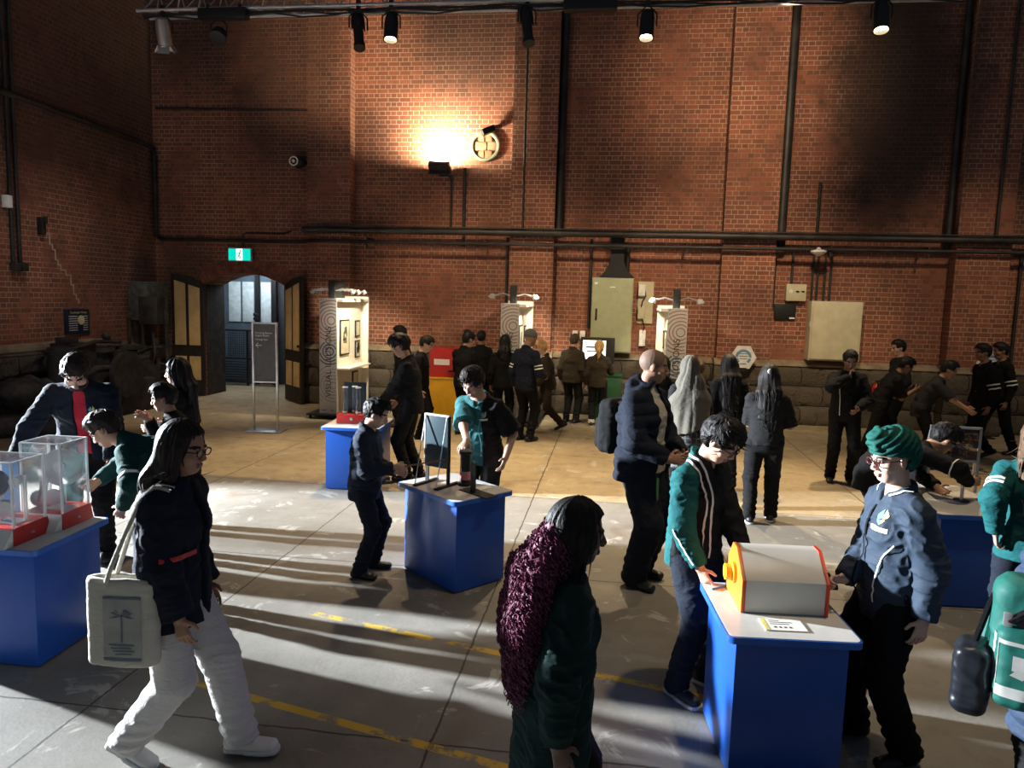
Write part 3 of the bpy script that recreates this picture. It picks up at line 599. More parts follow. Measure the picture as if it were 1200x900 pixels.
# mirror board stand on the centre table
slate = plain('slate_board', (0.045, 0.07, 0.085), 0.25, var=0.1, scale=3)
t = thing('board_stand', 'tall grey board on two dark legs with wire stays on the centre table', 'stand', (-1.40, 5.87, 0.75), -25)
m = MB(); m.box((0, 0, 0.365), (0.235, 0.02, 0.43), bevel=0.004); put('board', m, slate, t)
m = MB(); m.box((0, -0.002, 0.584), (0.245, 0.026, 0.012)); m.box((-0.12, 0, 0.365), (0.008, 0.026, 0.43)); put('edge_strip', m, white, t)
for x in (-0.11, 0.11):
    m = MB(); m.box((x, 0.016, 0.29), (0.03, 0.012, 0.58)); m.box((x, 0.0, 0.01), (0.035, 0.30, 0.018), bevel=0.004); put('leg', m, blackp, t)
for x in (-0.11, 0.11):
    m = MB(); m.cyl((x, -0.015, 0.575), (x, -0.14, 0.02), 0.0045, n=6); put('stay', m, steel, t)
t = thing('black_canister', 'black cylinder on a pink and white base on the centre table', 'canister', (-1.17, 5.93, 0.75))
m = MB(); m.lathe([(0.062, 0), (0.062, 0.02), (0.045, 0.03), (0.045, 0.26), (0.055, 0.265), (0.055, 0.29), (0.03, 0.30), (0.0, 0.30)]); put('body', m, blackp, t)
m = MB(); m.lathe([(0.0465, 0.05), (0.0465, 0.12)]); put('pink_band', m, plain('pink', (0.65, 0.22, 0.25), 0.6), t)
t = thing('paddle_plate', 'dark upright rounded paddle on a flat plate on the centre table', 'plate', (-1.06, 5.70, 0.75), -40)
m = MB(); m.prism([(-0.025, 0), (0.025, 0), (0.03, 0.2), (0.022, 0.235), (0, 0.25), (-0.022, 0.235), (-0.03, 0.2)], (0, -0.007, 0.008), (1, 0, 0), (0, 0, 1), (0, 0.014, 0)); put('paddle', m, plain('dark_wood', (0.03, 0.028, 0.026), 0.5), t)
m = MB(); m.box((0.04, 0.02, 0.004), (0.34, 0.12, 0.008)); put('base_plate', m, blackp, t)
m = MB(); m.box((-1.04, 5.90, 0.753), (0.19, 0.14, 0.004), rotz(-40)); tag(put('instruction_sheet', m, paper), 'white instruction sheet lying on the centre table', 'sheet')

# drum box on the front table
orange = plain('orange_plastic', (0.72, 0.16, 0.015), 0.4, var=0.05); orred = plain('orange_red', (0.70, 0.065, 0.02), 0.4, var=0.05); boxg = plain('box_grey', (0.60, 0.585, 0.54), 0.4, var=0.03)
t = thing('drum_box', 'six sided white drum box with orange ends on the front blue table', 'box', (0.895, 3.93, 0.75), 4)
prof = [(-0.17, 0.0), (-0.17, 0.165), (-0.02, 0.285), (0.06, 0.285), (0.17, 0.165), (0.17, 0.0)]
m = MB(); m.prism(prof, (-0.20, 0, 0.004), (0, 1, 0), (0, 0, 1), (0.40, 0, 0)); put('body', m, boxg, t)
big = [(a * 1.035, b * 1.02 + 0.001) for a, b in prof]
for x, mm in ((-0.215, orange), (0.20, orred)):
    m = MB(); m.prism(big, (x, 0, 0), (0, 1, 0), (0, 0, 1), (0.017, 0, 0)); e = put('end_plate', m, mm, t)
    q = MB(); q.prism([(a * 1.0 , b) for a, b in big], (x + (0.012 if x < 0 else -0.001), 0, 0), (0, 1, 0), (0, 0, 1), (0.007, 0, 0)); put('edge_band', q, orred, e)
m = MB(); m.lathe([(0.055, 0), (0.055, 0.015), (0.042, 0.02), (0.042, 0.05), (0.0, 0.055)], (-0.215, 0.0, 0.15), Matrix.Rotation(RAD(-90), 3, 'Y')); put('knob', m, plain('knob_yellow', (0.85, 0.50, 0.01), 0.35), t)
m = MB(); m.cyl((0.215, -0.02, 0.15), (0.26, -0.02, 0.15), 0.02); m.box((0.26, -0.02, 0.13), (0.015, 0.03, 0.09), bevel=0.004); m.cyl((0.26, -0.02, 0.10), (0.31, -0.02, 0.10), 0.014); put('crank_handle', m, blackp, t)
t = thing('instruction_card', 'white instruction card on the front table before the drum box', 'card', (0.875, 3.625, 0.751), 5)
m = MB(); m.box((0, 0, 0.002), (0.20, 0.13, 0.004)); put('card', m, paper, t)
m = MB(); m.box((-0.088, 0, 0.0045), (0.02, 0.125, 0.001)); put('yellow_stripe', m, plain('stripe_yellow', (0.75, 0.65, 0.15), 0.6), t)
m = MB()
for k, w in enumerate((0.05, 0.11, 0.09)): m.box((-0.04 + w / 2 - 0.02, 0.045 - 0.02 * k, 0.0045), (w, 0.005, 0.001))
for k in range(4): m.box((-0.045 + 0.024 * k, -0.03, 0.0045), (0.012, 0.014, 0.001))
put('print', m, ink, t)
m = MB(); m.cyl((0.585, 4.02, 0.754), (0.70, 4.10, 0.754), 0.006, n=8); tag(put('marker_pen', m, blue_edge), 'blue pen at the left corner of the front table', 'pen')

# clear cases on red bases, left table
def case(label, loc, w, d, hgt, kind):
    t = thing('display_case', label, 'display case', (*loc, 0.75), 2, 'clear display cases on the left table')
    m = MB(); b = 0.10; m.prism([(-w / 2 - 0.07, 0), (w / 2 + 0.02, 0), (w / 2 + 0.0, b), (-w / 2, b)], (0, -d / 2 - 0.02, 0), (1, 0, 0), (0, 0, 1), (0, d + 0.04, 0))
    put('base', m, redm, t); m = MB(); m.prism([(-d / 2 - 0.10, 0.002), (-d / 2 - 0.021, 0.002), (-d / 2 - 0.021, b)], (-w / 2 - 0.06, 0, 0), (0, 1, 0), (0, 0, 1), (w + 0.07, 0, 0)); put('sloped_label', m, lam, t)
    m = MB(); m.box((w / 2 + 0.018, 0, 0.045), (0.012, 0.02, 0.012), bevel=0.003); put('screw', m, steel, t)
    cl = MB()
    for (cx, cy, dx, dy) in ((0, -d / 2, w, 0.006), (0, d / 2, w, 0.006), (-w / 2, 0, 0.006, d), (w / 2, 0, 0.006, d)): cl.box((cx, cy, b + hgt / 2), (dx, dy, hgt))
    cl.box((0, 0, b + hgt), (w, d, 0.006)); put('cover', cl, acrylic(), t)
    e = MB()
    for sx in (-1, 1):
        for sy in (-1, 1): e.box((sx * w / 2, sy * d / 2, b + hgt / 2), (0.012, 0.012, hgt))
    for sy in (-1, 1): e.box((0, sy * d / 2, b + hgt), (w, 0.008, 0.008))
    for sx in (-1, 1): e.box((sx * w / 2, 0, b + hgt), (0.008, d, 0.008))
    put('edge_strip', e, plain('frosted_edge', (0.90, 0.92, 0.93), 0.4), t)
    Rx = Matrix.Rotation(RAD(90), 3, 'X') @ Matrix.Rotation(0.3, 3, 'Y')
    if kind == 0:
        q = MB(); q.ball((-0.06, -0.02, b + 0.24), (0.085, 0.07, 0.085), 14); put('dark_globe', q, plain('globe', (0.04, 0.05, 0.055), 0.25), t)
        q = MB(); q.cyl((-0.04, 0.0, b), (-0.04, 0.0, b + 0.16), 0.014); q.lathe([(0.05, -0.02), (0.055, 0), (0.05, 0.02)], (0.01, -0.03, b + 0.09), Rx); q.lathe([(0.028, -0.04), (0.03, 0.04)], (0.07, 0.0, b + 0.26), Rx); q.cyl((0.08, 0.05, b), (0.08, 0.05, b + 0.28), 0.012); put('mechanism', q, steel, t)
    else:
        q = MB(); q.lathe([(0.0, -0.004), (0.125, -0.004), (0.125, 0.004), (0.0, 0.004)], (0.02, 0.04, b + 0.26), Rx, 36); put('disc', q, plain('grey_disc', (0.42, 0.43, 0.42), 0.5), t)
        q = MB(); q.lathe([(0.03, -0.02), (0.035, 0.02)], (0.02, 0.02, b + 0.27), Rx); q.lathe([(0.05, -0.012), (0.055, 0), (0.05, 0.012)], (0.02, -0.05, b + 0.085), Rx); q.lathe([(0.05, -0.012), (0.055, 0), (0.05, 0.012)], (-0.08, -0.05, b + 0.07), Rx); q.cyl((0.02, 0.05, b), (0.02, 0.05, b + 0.26), 0.012); q.cyl((-0.06, -0.03, b), (-0.06, 0.0, b + 0.2), 0.012); put('mechanism', q, steel, t)
        q = MB(); q.tube([(-0.06, -0.08, b + 0.06), (-0.03, -0.09, b + 0.16), (-0.06, -0.05, b + 0.22)], 0.01, 8); put('red_tube', q, redm, t)
    q = MB(); q.box((0.03, 0.0, b + 0.004), (0.14, 0.12, 0.006)); put('plate', q, steel, t)
case('clear case nearer the camera with a dark globe on a red base', (-3.64, 3.99), 0.29, 0.26, 0.40, 0)
case('taller clear case behind the globe case with a grey disc on a red base', (-3.58, 4.32), 0.27, 0.25, 0.45, 1)
m = MB(); m.box((-3.98, 4.35, 0.75 + 0.19), (0.03, 0.22, 0.38), bevel=0.005); m.box((-3.98, 4.35, 0.757), (0.16, 0.22, 0.012)); tag(put('blue_panel', m, plain('light_blue', (0.10, 0.30, 0.62), 0.4)), 'light blue upright panel behind the clear cases', 'panel')

# tubes exhibit on the second blue table
t = thing('tube_exhibit', 'clear upright tubes on a red base on the table below the display', 'exhibit', (-3.10, 8.60, 0.75), 4)
m = MB(); m.box((0, 0, 0.055), (0.32, 0.30, 0.11), bevel=0.008); put('base', m, redm, t); m = MB(); m.box((0.02, -0.152, 0.06), (0.03, 0.01, 0.03)); put('screw', m, steel, t)
for x, y in ((-0.09, -0.02), (0.07, -0.02), (0.0, 0.08)):
    m = MB(); m.cyl((x, y, 0.11), (x, y, 0.42), 0.03, n=20); q = put('tube', m, acrylic(), t); m = MB(); m.cyl((x, y, 0.415), (x, y, 0.43), 0.034, n=20); m.cyl((x, y, 0.11), (x, y, 0.125), 0.034, n=20); put('collar', m, white, q)
m = MB(); m.box((-0.01, 0.13, 0.29), (0.28, 0.012, 0.36), bevel=0.003); put('back_panel', m, slate, t)

# back right table
t = thing('framed_picture', 'framed red and brown picture standing on the back right blue table', 'picture', (2.93, 6.75, 0.75), -4)
m = MB()
for x in (-0.19, 0.19): m.box((x, 0, 0.28), (0.022, 0.025, 0.56))
for z in (0.27, 0.555): m.box((0, 0, z), (0.40, 0.025, 0.02))
put('frame', m, steel, t)
m = MB(); m.tube([(-0.19, 0.012, 0.55), (-0.21, 0.16, 0.01)], 0.008, 6); m.tube([(0.19, 0.012, 0.55), (0.21, 0.16, 0.01)], 0.008, 6); put('stay', m, steel, t)
tp = NT('abstract_print'); nz = tp.noise(14, 4, 0.6, dist=1.5); cc = tp.mix(tp.ramp(nz, 0.5, 0.6), (0.022, 0.022, 0.022), (0.20, 0.12, 0.05)); cc = tp.mix(tp.ramp(tp.noise(20, 3, dist=2.0), 0.55, 0.62), cc, (0.30, 0.05, 0.03)); cc = tp.mix(tp.ramp(tp.noise(17, 2), 0.62, 0.66), cc, (0.10, 0.14, 0.18)); tp.col(cc); tp.set(Roughness=0.4)
m = MB(); m.box((0, 0.004, 0.412), (0.36, 0.008, 0.27)); put('print', m, tp.m, t)
t = thing('eyepiece_stand', 'black eyepiece on a thin post at the back right blue table', 'viewer', (2.87, 6.40, 0.75)); m = MB(); m.cyl((0, 0, 0), (0, 0, 0.012), 0.06); put('base', m, blackp, t)
m = MB(); m.cyl((0, 0, 0.012), (0, 0, 0.16), 0.013); put('post', m, steel, t); m = MB(); m.cyl((-0.04, 0.0, 0.17), (0.05, 0.02, 0.19), 0.025, 0.03); put('eyepiece', m, blackp, t)

# ------------------------------------------------------------------ kiosks
ban = plain('banner_silver', (0.52, 0.52, 0.50), 0.35, 0.3, var=0.08, scale=2); cream2 = plain('display_cream', (0.86, 0.80, 0.66), 0.6, var=0.04); ring_o = plain('ring_orange', (0.34, 0.18, 0.11), 0.6); ring_b = plain('ring_blue', (0.10, 0.14, 0.18), 0.6); ring_g = plain('ring_grey', (0.32, 0.33, 0.34), 0.5)
letter = plain('banner_ink', (0.018, 0.018, 0.022), 0.6); wood = plain('frame_black', (0.02, 0.016, 0.012), 0.5); art_m = plain('print_cream', (0.66, 0.58, 0.40), 0.7, var=0.1); grey_art = plain('print_grey', (0.2, 0.2, 0.17), 0.7, var=0.5, scale=20)
LIGHTS = []
def lamp(kind, name, loc, energy, color, size=0.1, target=None, spot=None, blend=0.5):
    ld = bpy.data.lights.new(name, kind); ld.energy = energy; ld.color = color
    if kind == 'AREA': ld.shape = 'RECTANGLE'; ld.size, ld.size_y = size
    else: ld.shadow_soft_size = size
    if kind == 'SPOT': ld.spot_size = RAD(spot); ld.spot_blend = blend
    o = bpy.data.objects.new(name, ld); COL.objects.link(o); o.location = loc
    if target is not None: o.rotation_euler = (Vector(target) - Vector(loc)).to_track_quat('-Z', 'Y').to_euler()
    return o
def rings(cx, cz, radii, w, mm, t, clip):
    m = MB(); x0, x1, z0, z1 = clip
    for r in radii:
        n = 72
        for i in range(n):
            a0, a1 = 6.28319 * i / n, 6.28319 * (i + 1) / n
            q = [(cx + rr * math.cos(a), cz + rr * math.sin(a)) for rr, a in ((r, a0), (r, a1), (r + w, a1), (r + w, a0))]
            if all(x0 <= x <= x1 and z0 <= z <= z1 for x, z in q): m.add([(x, -0.0125, z) for x, z in q], [(0, 1, 2, 3)])
    return put('ring_pattern', m, mm, t)
def kiosk(label, x, y, L, side, full):
    t = thing('display_kiosk', label, 'display stand', (x, y, 0), group='tall display stands with ringed banners')
    W = 0.33
    m = MB(); m.box((0, 0, 1.145), (W, 0.024, 2.11), bevel=0.004); b = put('banner', m, ban, t)
    c = (-W / 2 + 0.003, W / 2 - 0.003, 0.12, 2.19)
    rings(0.06, 1.80, [0.06 + 0.058 * k for k in range(8)], 0.02, ring_o, b, (c[0], c[1], 1.42, 2.19)); rings(0.03, 1.24, [0.06 + 0.055 * k for k in range(5)], 0.024, ring_b, b, (c[0], c[1], 0.98, 1.415)); rings(0.10, 0.62, [0.05 + 0.06 * k for k in range(7)], 0.02, ring_g, b, (c[0], c[1], 0.3, 0.975))
    text('lettering', 'VISUAL ILLUSIONS', 0.150, letter, b, (0.01, -0.0135, 0.40), (RAD(90), RAD(-90), 0), spacing=1.06)
    m = MB(); m.box((-0.08, -0.0125, 0.16), (0.09, 0.001, 0.012)); m.box((0.08, -0.0125, 0.16), (0.06, 0.001, 0.012)); put('small_print', m, letter, b)
    # base on castors
    m = MB(); m.box((0.10, L / 2, 0.085), (0.95, L + 0.25, 0.03), bevel=0.005); bs = put('base', m, blackp, t)
    for cx, cy in ((-0.32, -0.05), (0.52, -0.05), (-0.32, L + 0.05), (0.52, L + 0.05)):
        m = MB(); m.cyl((cx - 0.015, cy, 0.036), (cx + 0.015, cy, 0.036), 0.036); put('castor', m, blackp, bs)
    # cream display wall running back from the banner
    m = MB(); m.box((0, L / 2 + 0.02, 1.15), (W - 0.05, L, 2.1)); put('wall_panel', m, cream2, t)
    m = MB(); m.box((0.02 * side, L + 0.05, 1.17), (W + 0.16, 0.05, 2.14)); put('end_frame', m, cream2, t)
    m = MB(); m.box((side * (W / 2 + 0.04), L / 2, 2.17), (0.16, L, 0.05)); put('canopy', m, cream2, t)
    m = MB(); m.box((side * (W / 2 + 0.08), L / 2, 0.92), (0.22, L * 0.9, 0.03)); put('shelf', m, cream2, t)
    m = MB(); m.box((0.0, L * 0.3, 2.36), (0.12, 0.55 if full else 0.16, 0.34), bevel=0.01); hb = put('header_box', m, blackp, t)
    for s in (-1, 1):
        for k in range(3 if full else 2):
            yy = L * 0.3 - 0.22 + 0.22 * k if full else L * 0.3 + 0.03 * k
            m = MB(); m.tube([(s * 0.06, yy, 2.34), (s * 0.2, yy, 2.38), (s * (0.36 + 0.04 * k), yy, 2.33)], 0.013, 8); a = put('lamp_arm', m, steel, t)
            m = MB(); m.cyl((s * (0.36 + 0.04 * k), yy, 2.36), (s * (0.40 + 0.04 * k), yy, 2.29), 0.03, 0.045); put('lamp_head', m, steel, a)
    X = side * (W / 2 - 0.02)
    def frame(y0, z0, w, h, inner):
        m = MB(); m.box((X, y0, z0), (0.03, w, h), bevel=0.004); f = put('picture_frame', m, wood, t)
        m = MB(); m.box((X + side * 0.016, y0, z0), (0.004, w - 0.08, h - 0.06)); g = put('picture', m, art_m, f)
        if inner:
            m = MB(); rr = random.Random(3)
            for k in range(9): m.box((X + side * 0.019, y0 + rr.uniform(-w * .25, w * .25), z0 + rr.uniform(-h * .1, h * .25)), (0.002, rr.uniform(.03, .09), rr.uniform(.05, .14)))
            put('print', m, grey_art, f)
    frame(0.42 * L / 1.4, 1.48, 0.48, 0.66, True); frame(1.13 * L / 1.4, 1.62, 0.26, 0.32, False); frame(1.13 * L / 1.4, 1.22, 0.26, 0.34, True)
    frame(1.0 * L / 1.4, 0.55, 0.30, 0.5, False)
    return t
kiosk('display stand with lit pictures beside the right door leaf', -5.14, 12.95, 1.40, 1, True)
kiosk('middle display stand, between the beanie boy and the girl in the black hood', -1.86, 13.25, 1.3, 1, False)
kiosk('display stand behind the woman in the grey headscarf', 1.04, 12.8, 1.3, -1, False)

# directional sign stand
t = thing('direction_sign', 'tall grey direction sign on two steel posts before the arched doorway', 'sign', (-5.62, 11.45, 0), 6)
m = MB(); m.box((0, 0, 0.012), (0.58, 0.36, 0.024), bevel=0.004); put('base', m, steel, t)
for x in (-0.195, 0.195):
    m = MB(); m.box((x, 0, 0.91), (0.035, 0.035, 1.78), bevel=0.004); put('post', m, steel, t)
m = MB(); m.box((0, 0, 1.30), (0.355, 0.02, 0.94)); pn = put('sign_panel', m, plain('sign_grey', (0.085, 0.095, 0.105), 0.35), t)
m = MB(); m.box((0, 0, 1.78), (0.425, 0.036, 0.025)); m.box((0, 0, 0.82), (0.36, 0.036, 0.02)); put('cross_bar', m, steel, t)
text('lettering', 'Pumping Station\nEngine Room', 0.043, white, pn, (-0.155, -0.0115, 1.60), (RAD(90), 0, 0)); text('lettering', 'Through here', 0.036, white, pn, (-0.155, -0.0115, 1.515), (RAD(90), 0, 0))
m = MB(); m.tube([(-0.05, -0.011, 1.42), (-0.145, -0.011, 1.42)], 0.006, 6); m.tube([(-0.105, -0.011, 1.46), (-0.147, -0.011, 1.42), (-0.105, -0.011, 1.38)], 0.006, 6); put('arrow', m, white, pn)

# ------------------------------------------------------------------ lighting truss and lamps
t = thing('lighting_truss', 'black triangular lighting truss across the top of the picture', 'truss', (0, 11.0, 6.5)); dull = plain('truss_grey', (0.42, 0.42, 0.43), 0.4, 0.3)
for (y, z) in ((-0.16, -0.08), (0.16, -0.08), (0, 0.22)):
    m = MB(); m.cyl((-7.3, y, z), (4.4, y, z), 0.026, n=10); put('chord', m, dull, t)
m = MB()
for k in range(34):
    x = -7.2 + k * 0.34
    m.cyl((x, -0.16, -0.08), (x + 0.17, 0, 0.22), 0.010, n=6); m.cyl((x + 0.17, 0, 0.22), (x + 0.34, -0.16, -0.08), 0.010, n=6); m.cyl((x, 0.16, -0.08), (x + 0.17, 0, 0.22), 0.010, n=6); m.cyl((x, -0.16, -0.08), (x + 0.34, 0.16, -0.08), 0.010, n=6)
put('lacing', m, dull, t)
m = MB()
for s in range(4):
    pts = [(-7.2 + k * 0.5, -0.17 + 0.03 * math.sin(k * 2.1 + s), -0.12 - 0.03 * s * abs(math.sin(k * 0.9 + s)) - 0.015) for k in range(24)]; m.tube(pts, 0.012, 6)
put('cable', m, blackp, t)
m = MB()
for x in (-7.0, -2.0, 3.5): m.cyl((x, 0, 0.22), (x, 0, 6.4), 0.008, n=6)
put('hanger_cable', m, blackp, t)
for x0, w, lb in ((-0.52, 0.74, 'black bar fixture hanging under the truss right of the middle spotlight'), (-5.9, 0.75, 'black box fixture on the truss above the round black lamp')):
    m = MB(); m.box((x0, 10.82, 6.33), (w, 0.16, 0.15), bevel=0.02)
    for q in (-0.25, 0.25): m.box((x0 + q, 10.84, 6.42), (0.04, 0.06, 0.10))
    tag(put('fixture_bar', m, blackp), lb, 'light fixture')
canbrown = plain('lamp_housing', (0.05, 0.045, 0.04), 0.5, 0.3); silver = plain('silver_can', (0.30, 0.29, 0.28), 0.4, 0.6)
def stage_lamp(label, loc, target, kind, lit, energy, spot, color=(1.0, 0.74, 0.44), housing=None, power=30):
    t = thing('stage_lamp', label, 'stage lamp', loc, group='stage lamps hanging from the lighting rig'); loc = Vector(loc); d = (Vector(target) - loc).normalized(); R = d.to_track_quat('Z', 'Y').to_matrix()
    hm = housing or blackp
    L, r = (0.56, 0.085) if kind == 'profile' else (0.34, 0.10)
    c = Vector((0, 0, -0.33))
    if kind == 'profile':
        m = MB(); m.lathe([(0.02, -0.28), (0.09, -0.26), (0.10, -0.08), (0.075, -0.03), (0.07, 0.26), (0.085, 0.27), (0.085, 0.33), (0.06, 0.33)], c, R, 18)
        for k in range(4): a = k * 1.57; m.box(c + R @ Vector((0.09 * math.cos(a), 0.09 * math.sin(a), -0.06)), (0.02, 0.02, 0.14), R)
    elif kind == 'round': m = MB(); m.lathe([(0.02, -0.10), (0.11, -0.08), (0.13, 0.02), (0.12, 0.05), (0.02, 0.06)], c, R, 20)
    else: m = MB(); m.lathe([(0.03, -0.22), (0.085, -0.20), (0.10, -0.10), (0.10, 0.16), (0.108, 0.165), (0.108, 0.18), (0.092, 0.18), (0.088, 0.10)], c, R, 20)
    put('housing', m, hm, t)
    if lit:
        m = MB(); m.lathe([(0.0, 0.125), (0.087, 0.122), (0.087, 0.115), (0.0, 0.112)], c, R, 18); put('lens', m, glow('lamp_lens', (1.0, 0.80, 0.48), power), t)
    m = MB(); u = R @ Vector((1, 0, 0)); m.tube([c + u * 0.13, c + u * 0.13 + Vector((0, 0, 0.16)), Vector((0, 0, -0.05)), c - u * 0.13 + Vector((0, 0, 0.16)), c - u * 0.13], 0.012, 6); put('yoke', m, blackp, t)
    m = MB(); m.box((0, 0, 0.0), (0.06, 0.06, 0.14), bevel=0.01); put('clamp', m, blackp, t)
    if kind == 'barn':
        for a in (0, 90, 180, 270):
            m = MB(); q = R @ rotz(a); m.box(c + q @ Vector((0.115, 0, 0.21)), (0.01, 0.17, 0.12), q @ Matrix.Rotation(RAD(32), 3, 'Y')); put('barn_door', m, hm, t)
    if energy:
        o = lamp('SPOT', 'lamp_light', loc + c + d * 0.26, energy, color, 0.08, target, spot, 0.8)
    return t
WARM = (1.0, 0.76, 0.48)
stage_lamp('lit silver stage lamp with barn doors at the left end of the truss', (-6.88, 10.85, 6.42), (-7.6, 13.6, 0), 'barn', True, 420, 56, housing=silver)
stage_lamp('round unlit black stage lamp second from the left on the truss', (-6.0, 10.85, 6.36), (-6.0, 9.2, 4.4), 'round', False, 0, 0)
stage_lamp('long unlit profile lamp on the truss above the first pilaster', (-3.85, 10.85, 6.42), (-3.35, 9.9, 4.0), 'profile', False, 0, 0)
stage_lamp('lit stage lamp beside the long profile lamp above the wall floodlight', (-3.36, 10.85, 6.42), (-3.2, 9.2, 0), 'can', True, 1500, 75)
stage_lamp('long unlit profile lamp on the truss by the second pilaster', (-1.40, 10.85, 6.45), (-1.0, 10.0, 4.0), 'profile', False, 0, 0)
stage_lamp('lit stage lamp near the top centre right of the truss fixture', (0.26, 10.85, 6.38), (0.1, 9.2, 0), 'can', True, 1500, 75)
stage_lamp('lit stage lamp at the upper right before the sooty brick bay', (3.30, 10.85, 6.42), (3.2, 9.0, 0), 'can', True, 1100, 75, power=20)
# further lamps of the same rig, pointed at the exhibits and the back wall
for (loc, tgt, e, sz) in (((-2.5, 9.0, 6.6), (-2.2, 15.0, 1.1), 1150, 56), ((2.0, 9.0, 6.6), (2.0, 15.0, 1.3), 1500, 58), ((6.5, 9.0, 6.6), (6.3, 15.0, 1.4), 600, 50), ((1.8, 4.6, 7.5), (1.8, 5.2, 0), 620, 66)):
    lamp('SPOT', 'unseen_spot', loc, e, WARM, 0.15, tgt, sz, 0.9)
lamp('SPOT', 'unseen_spot', (-6.5, 9.5, 6.6), 260, (1, 0.9, 0.84), 0.15, (-9.6, 13.0, 1.2), 50, 0.9)  # added fill, no rig lamp: stands in for daylight bounced off the floor
lamp('SPOT', 'unseen_spot', (-5.2, 11.2, 6.3), 420, WARM, 0.15, (-5.9, 15.0, 7.2), 60, 0.9)
lamp('SPOT', 'unseen_spot', (2.2, 11.0, 6.2), 520, WARM, 0.15, (2.3, 15.0, 6.4), 75, 0.9)
lamp('AREA', 'floodlight_light', (-3.55, WY - 0.40, 4.92), 420, (1.0, 0.86, 0.60), (0.34, 0.16), (-3.45, WY + 0.1, 5.9))
lamp('SPOT', 'kiosk_light', (-4.35, 12.9, 2.6), 260, (1, 0.88, 0.66), 0.05, (-4.98, 13.7, 1.5), 95, 0.7)
lamp('SPOT', 'kiosk_light', (-1.2, 13.4, 2.6), 180, (1, 0.9, 0.7), 0.05, (-1.7, 14.0, 1.5), 95, 0.7)
lamp('SPOT', 'kiosk_light', (0.35, 12.9, 2.6), 180, (1, 0.9, 0.7), 0.05, (0.9, 13.5, 1.5), 95, 0.7)
lamp('AREA', 'passage_light', (-8.4, 16.5, 2.95), 45, (0.78, 0.9, 1.0), (1.5, 0.6), (-8.7, 17.0, 0))
# daylight through the two left windows: a bright low sky patch outside each
lamp('SPOT', 'window_sun', (-12.9, 6.4, 3.4), 56000, (0.86, 0.93, 1.0), 0.16, (-3.0, 4.6, 0.5), 70, 0.3)
lamp('AREA', 'window_sky', (-10.6, 0.6, 3.4), 70, (0.62, 0.78, 1.0), (3.4, 4.2), (-3.0, 1.6, 0.6))
w = bpy.data.worlds.new('dim_hall'); sc.world = w; w.use_nodes = True
w.node_tree.nodes['Background'].inputs[0].default_value = (0.55, 0.68, 0.9, 1); w.node_tree.nodes['Background'].inputs[1].default_value = 0.085
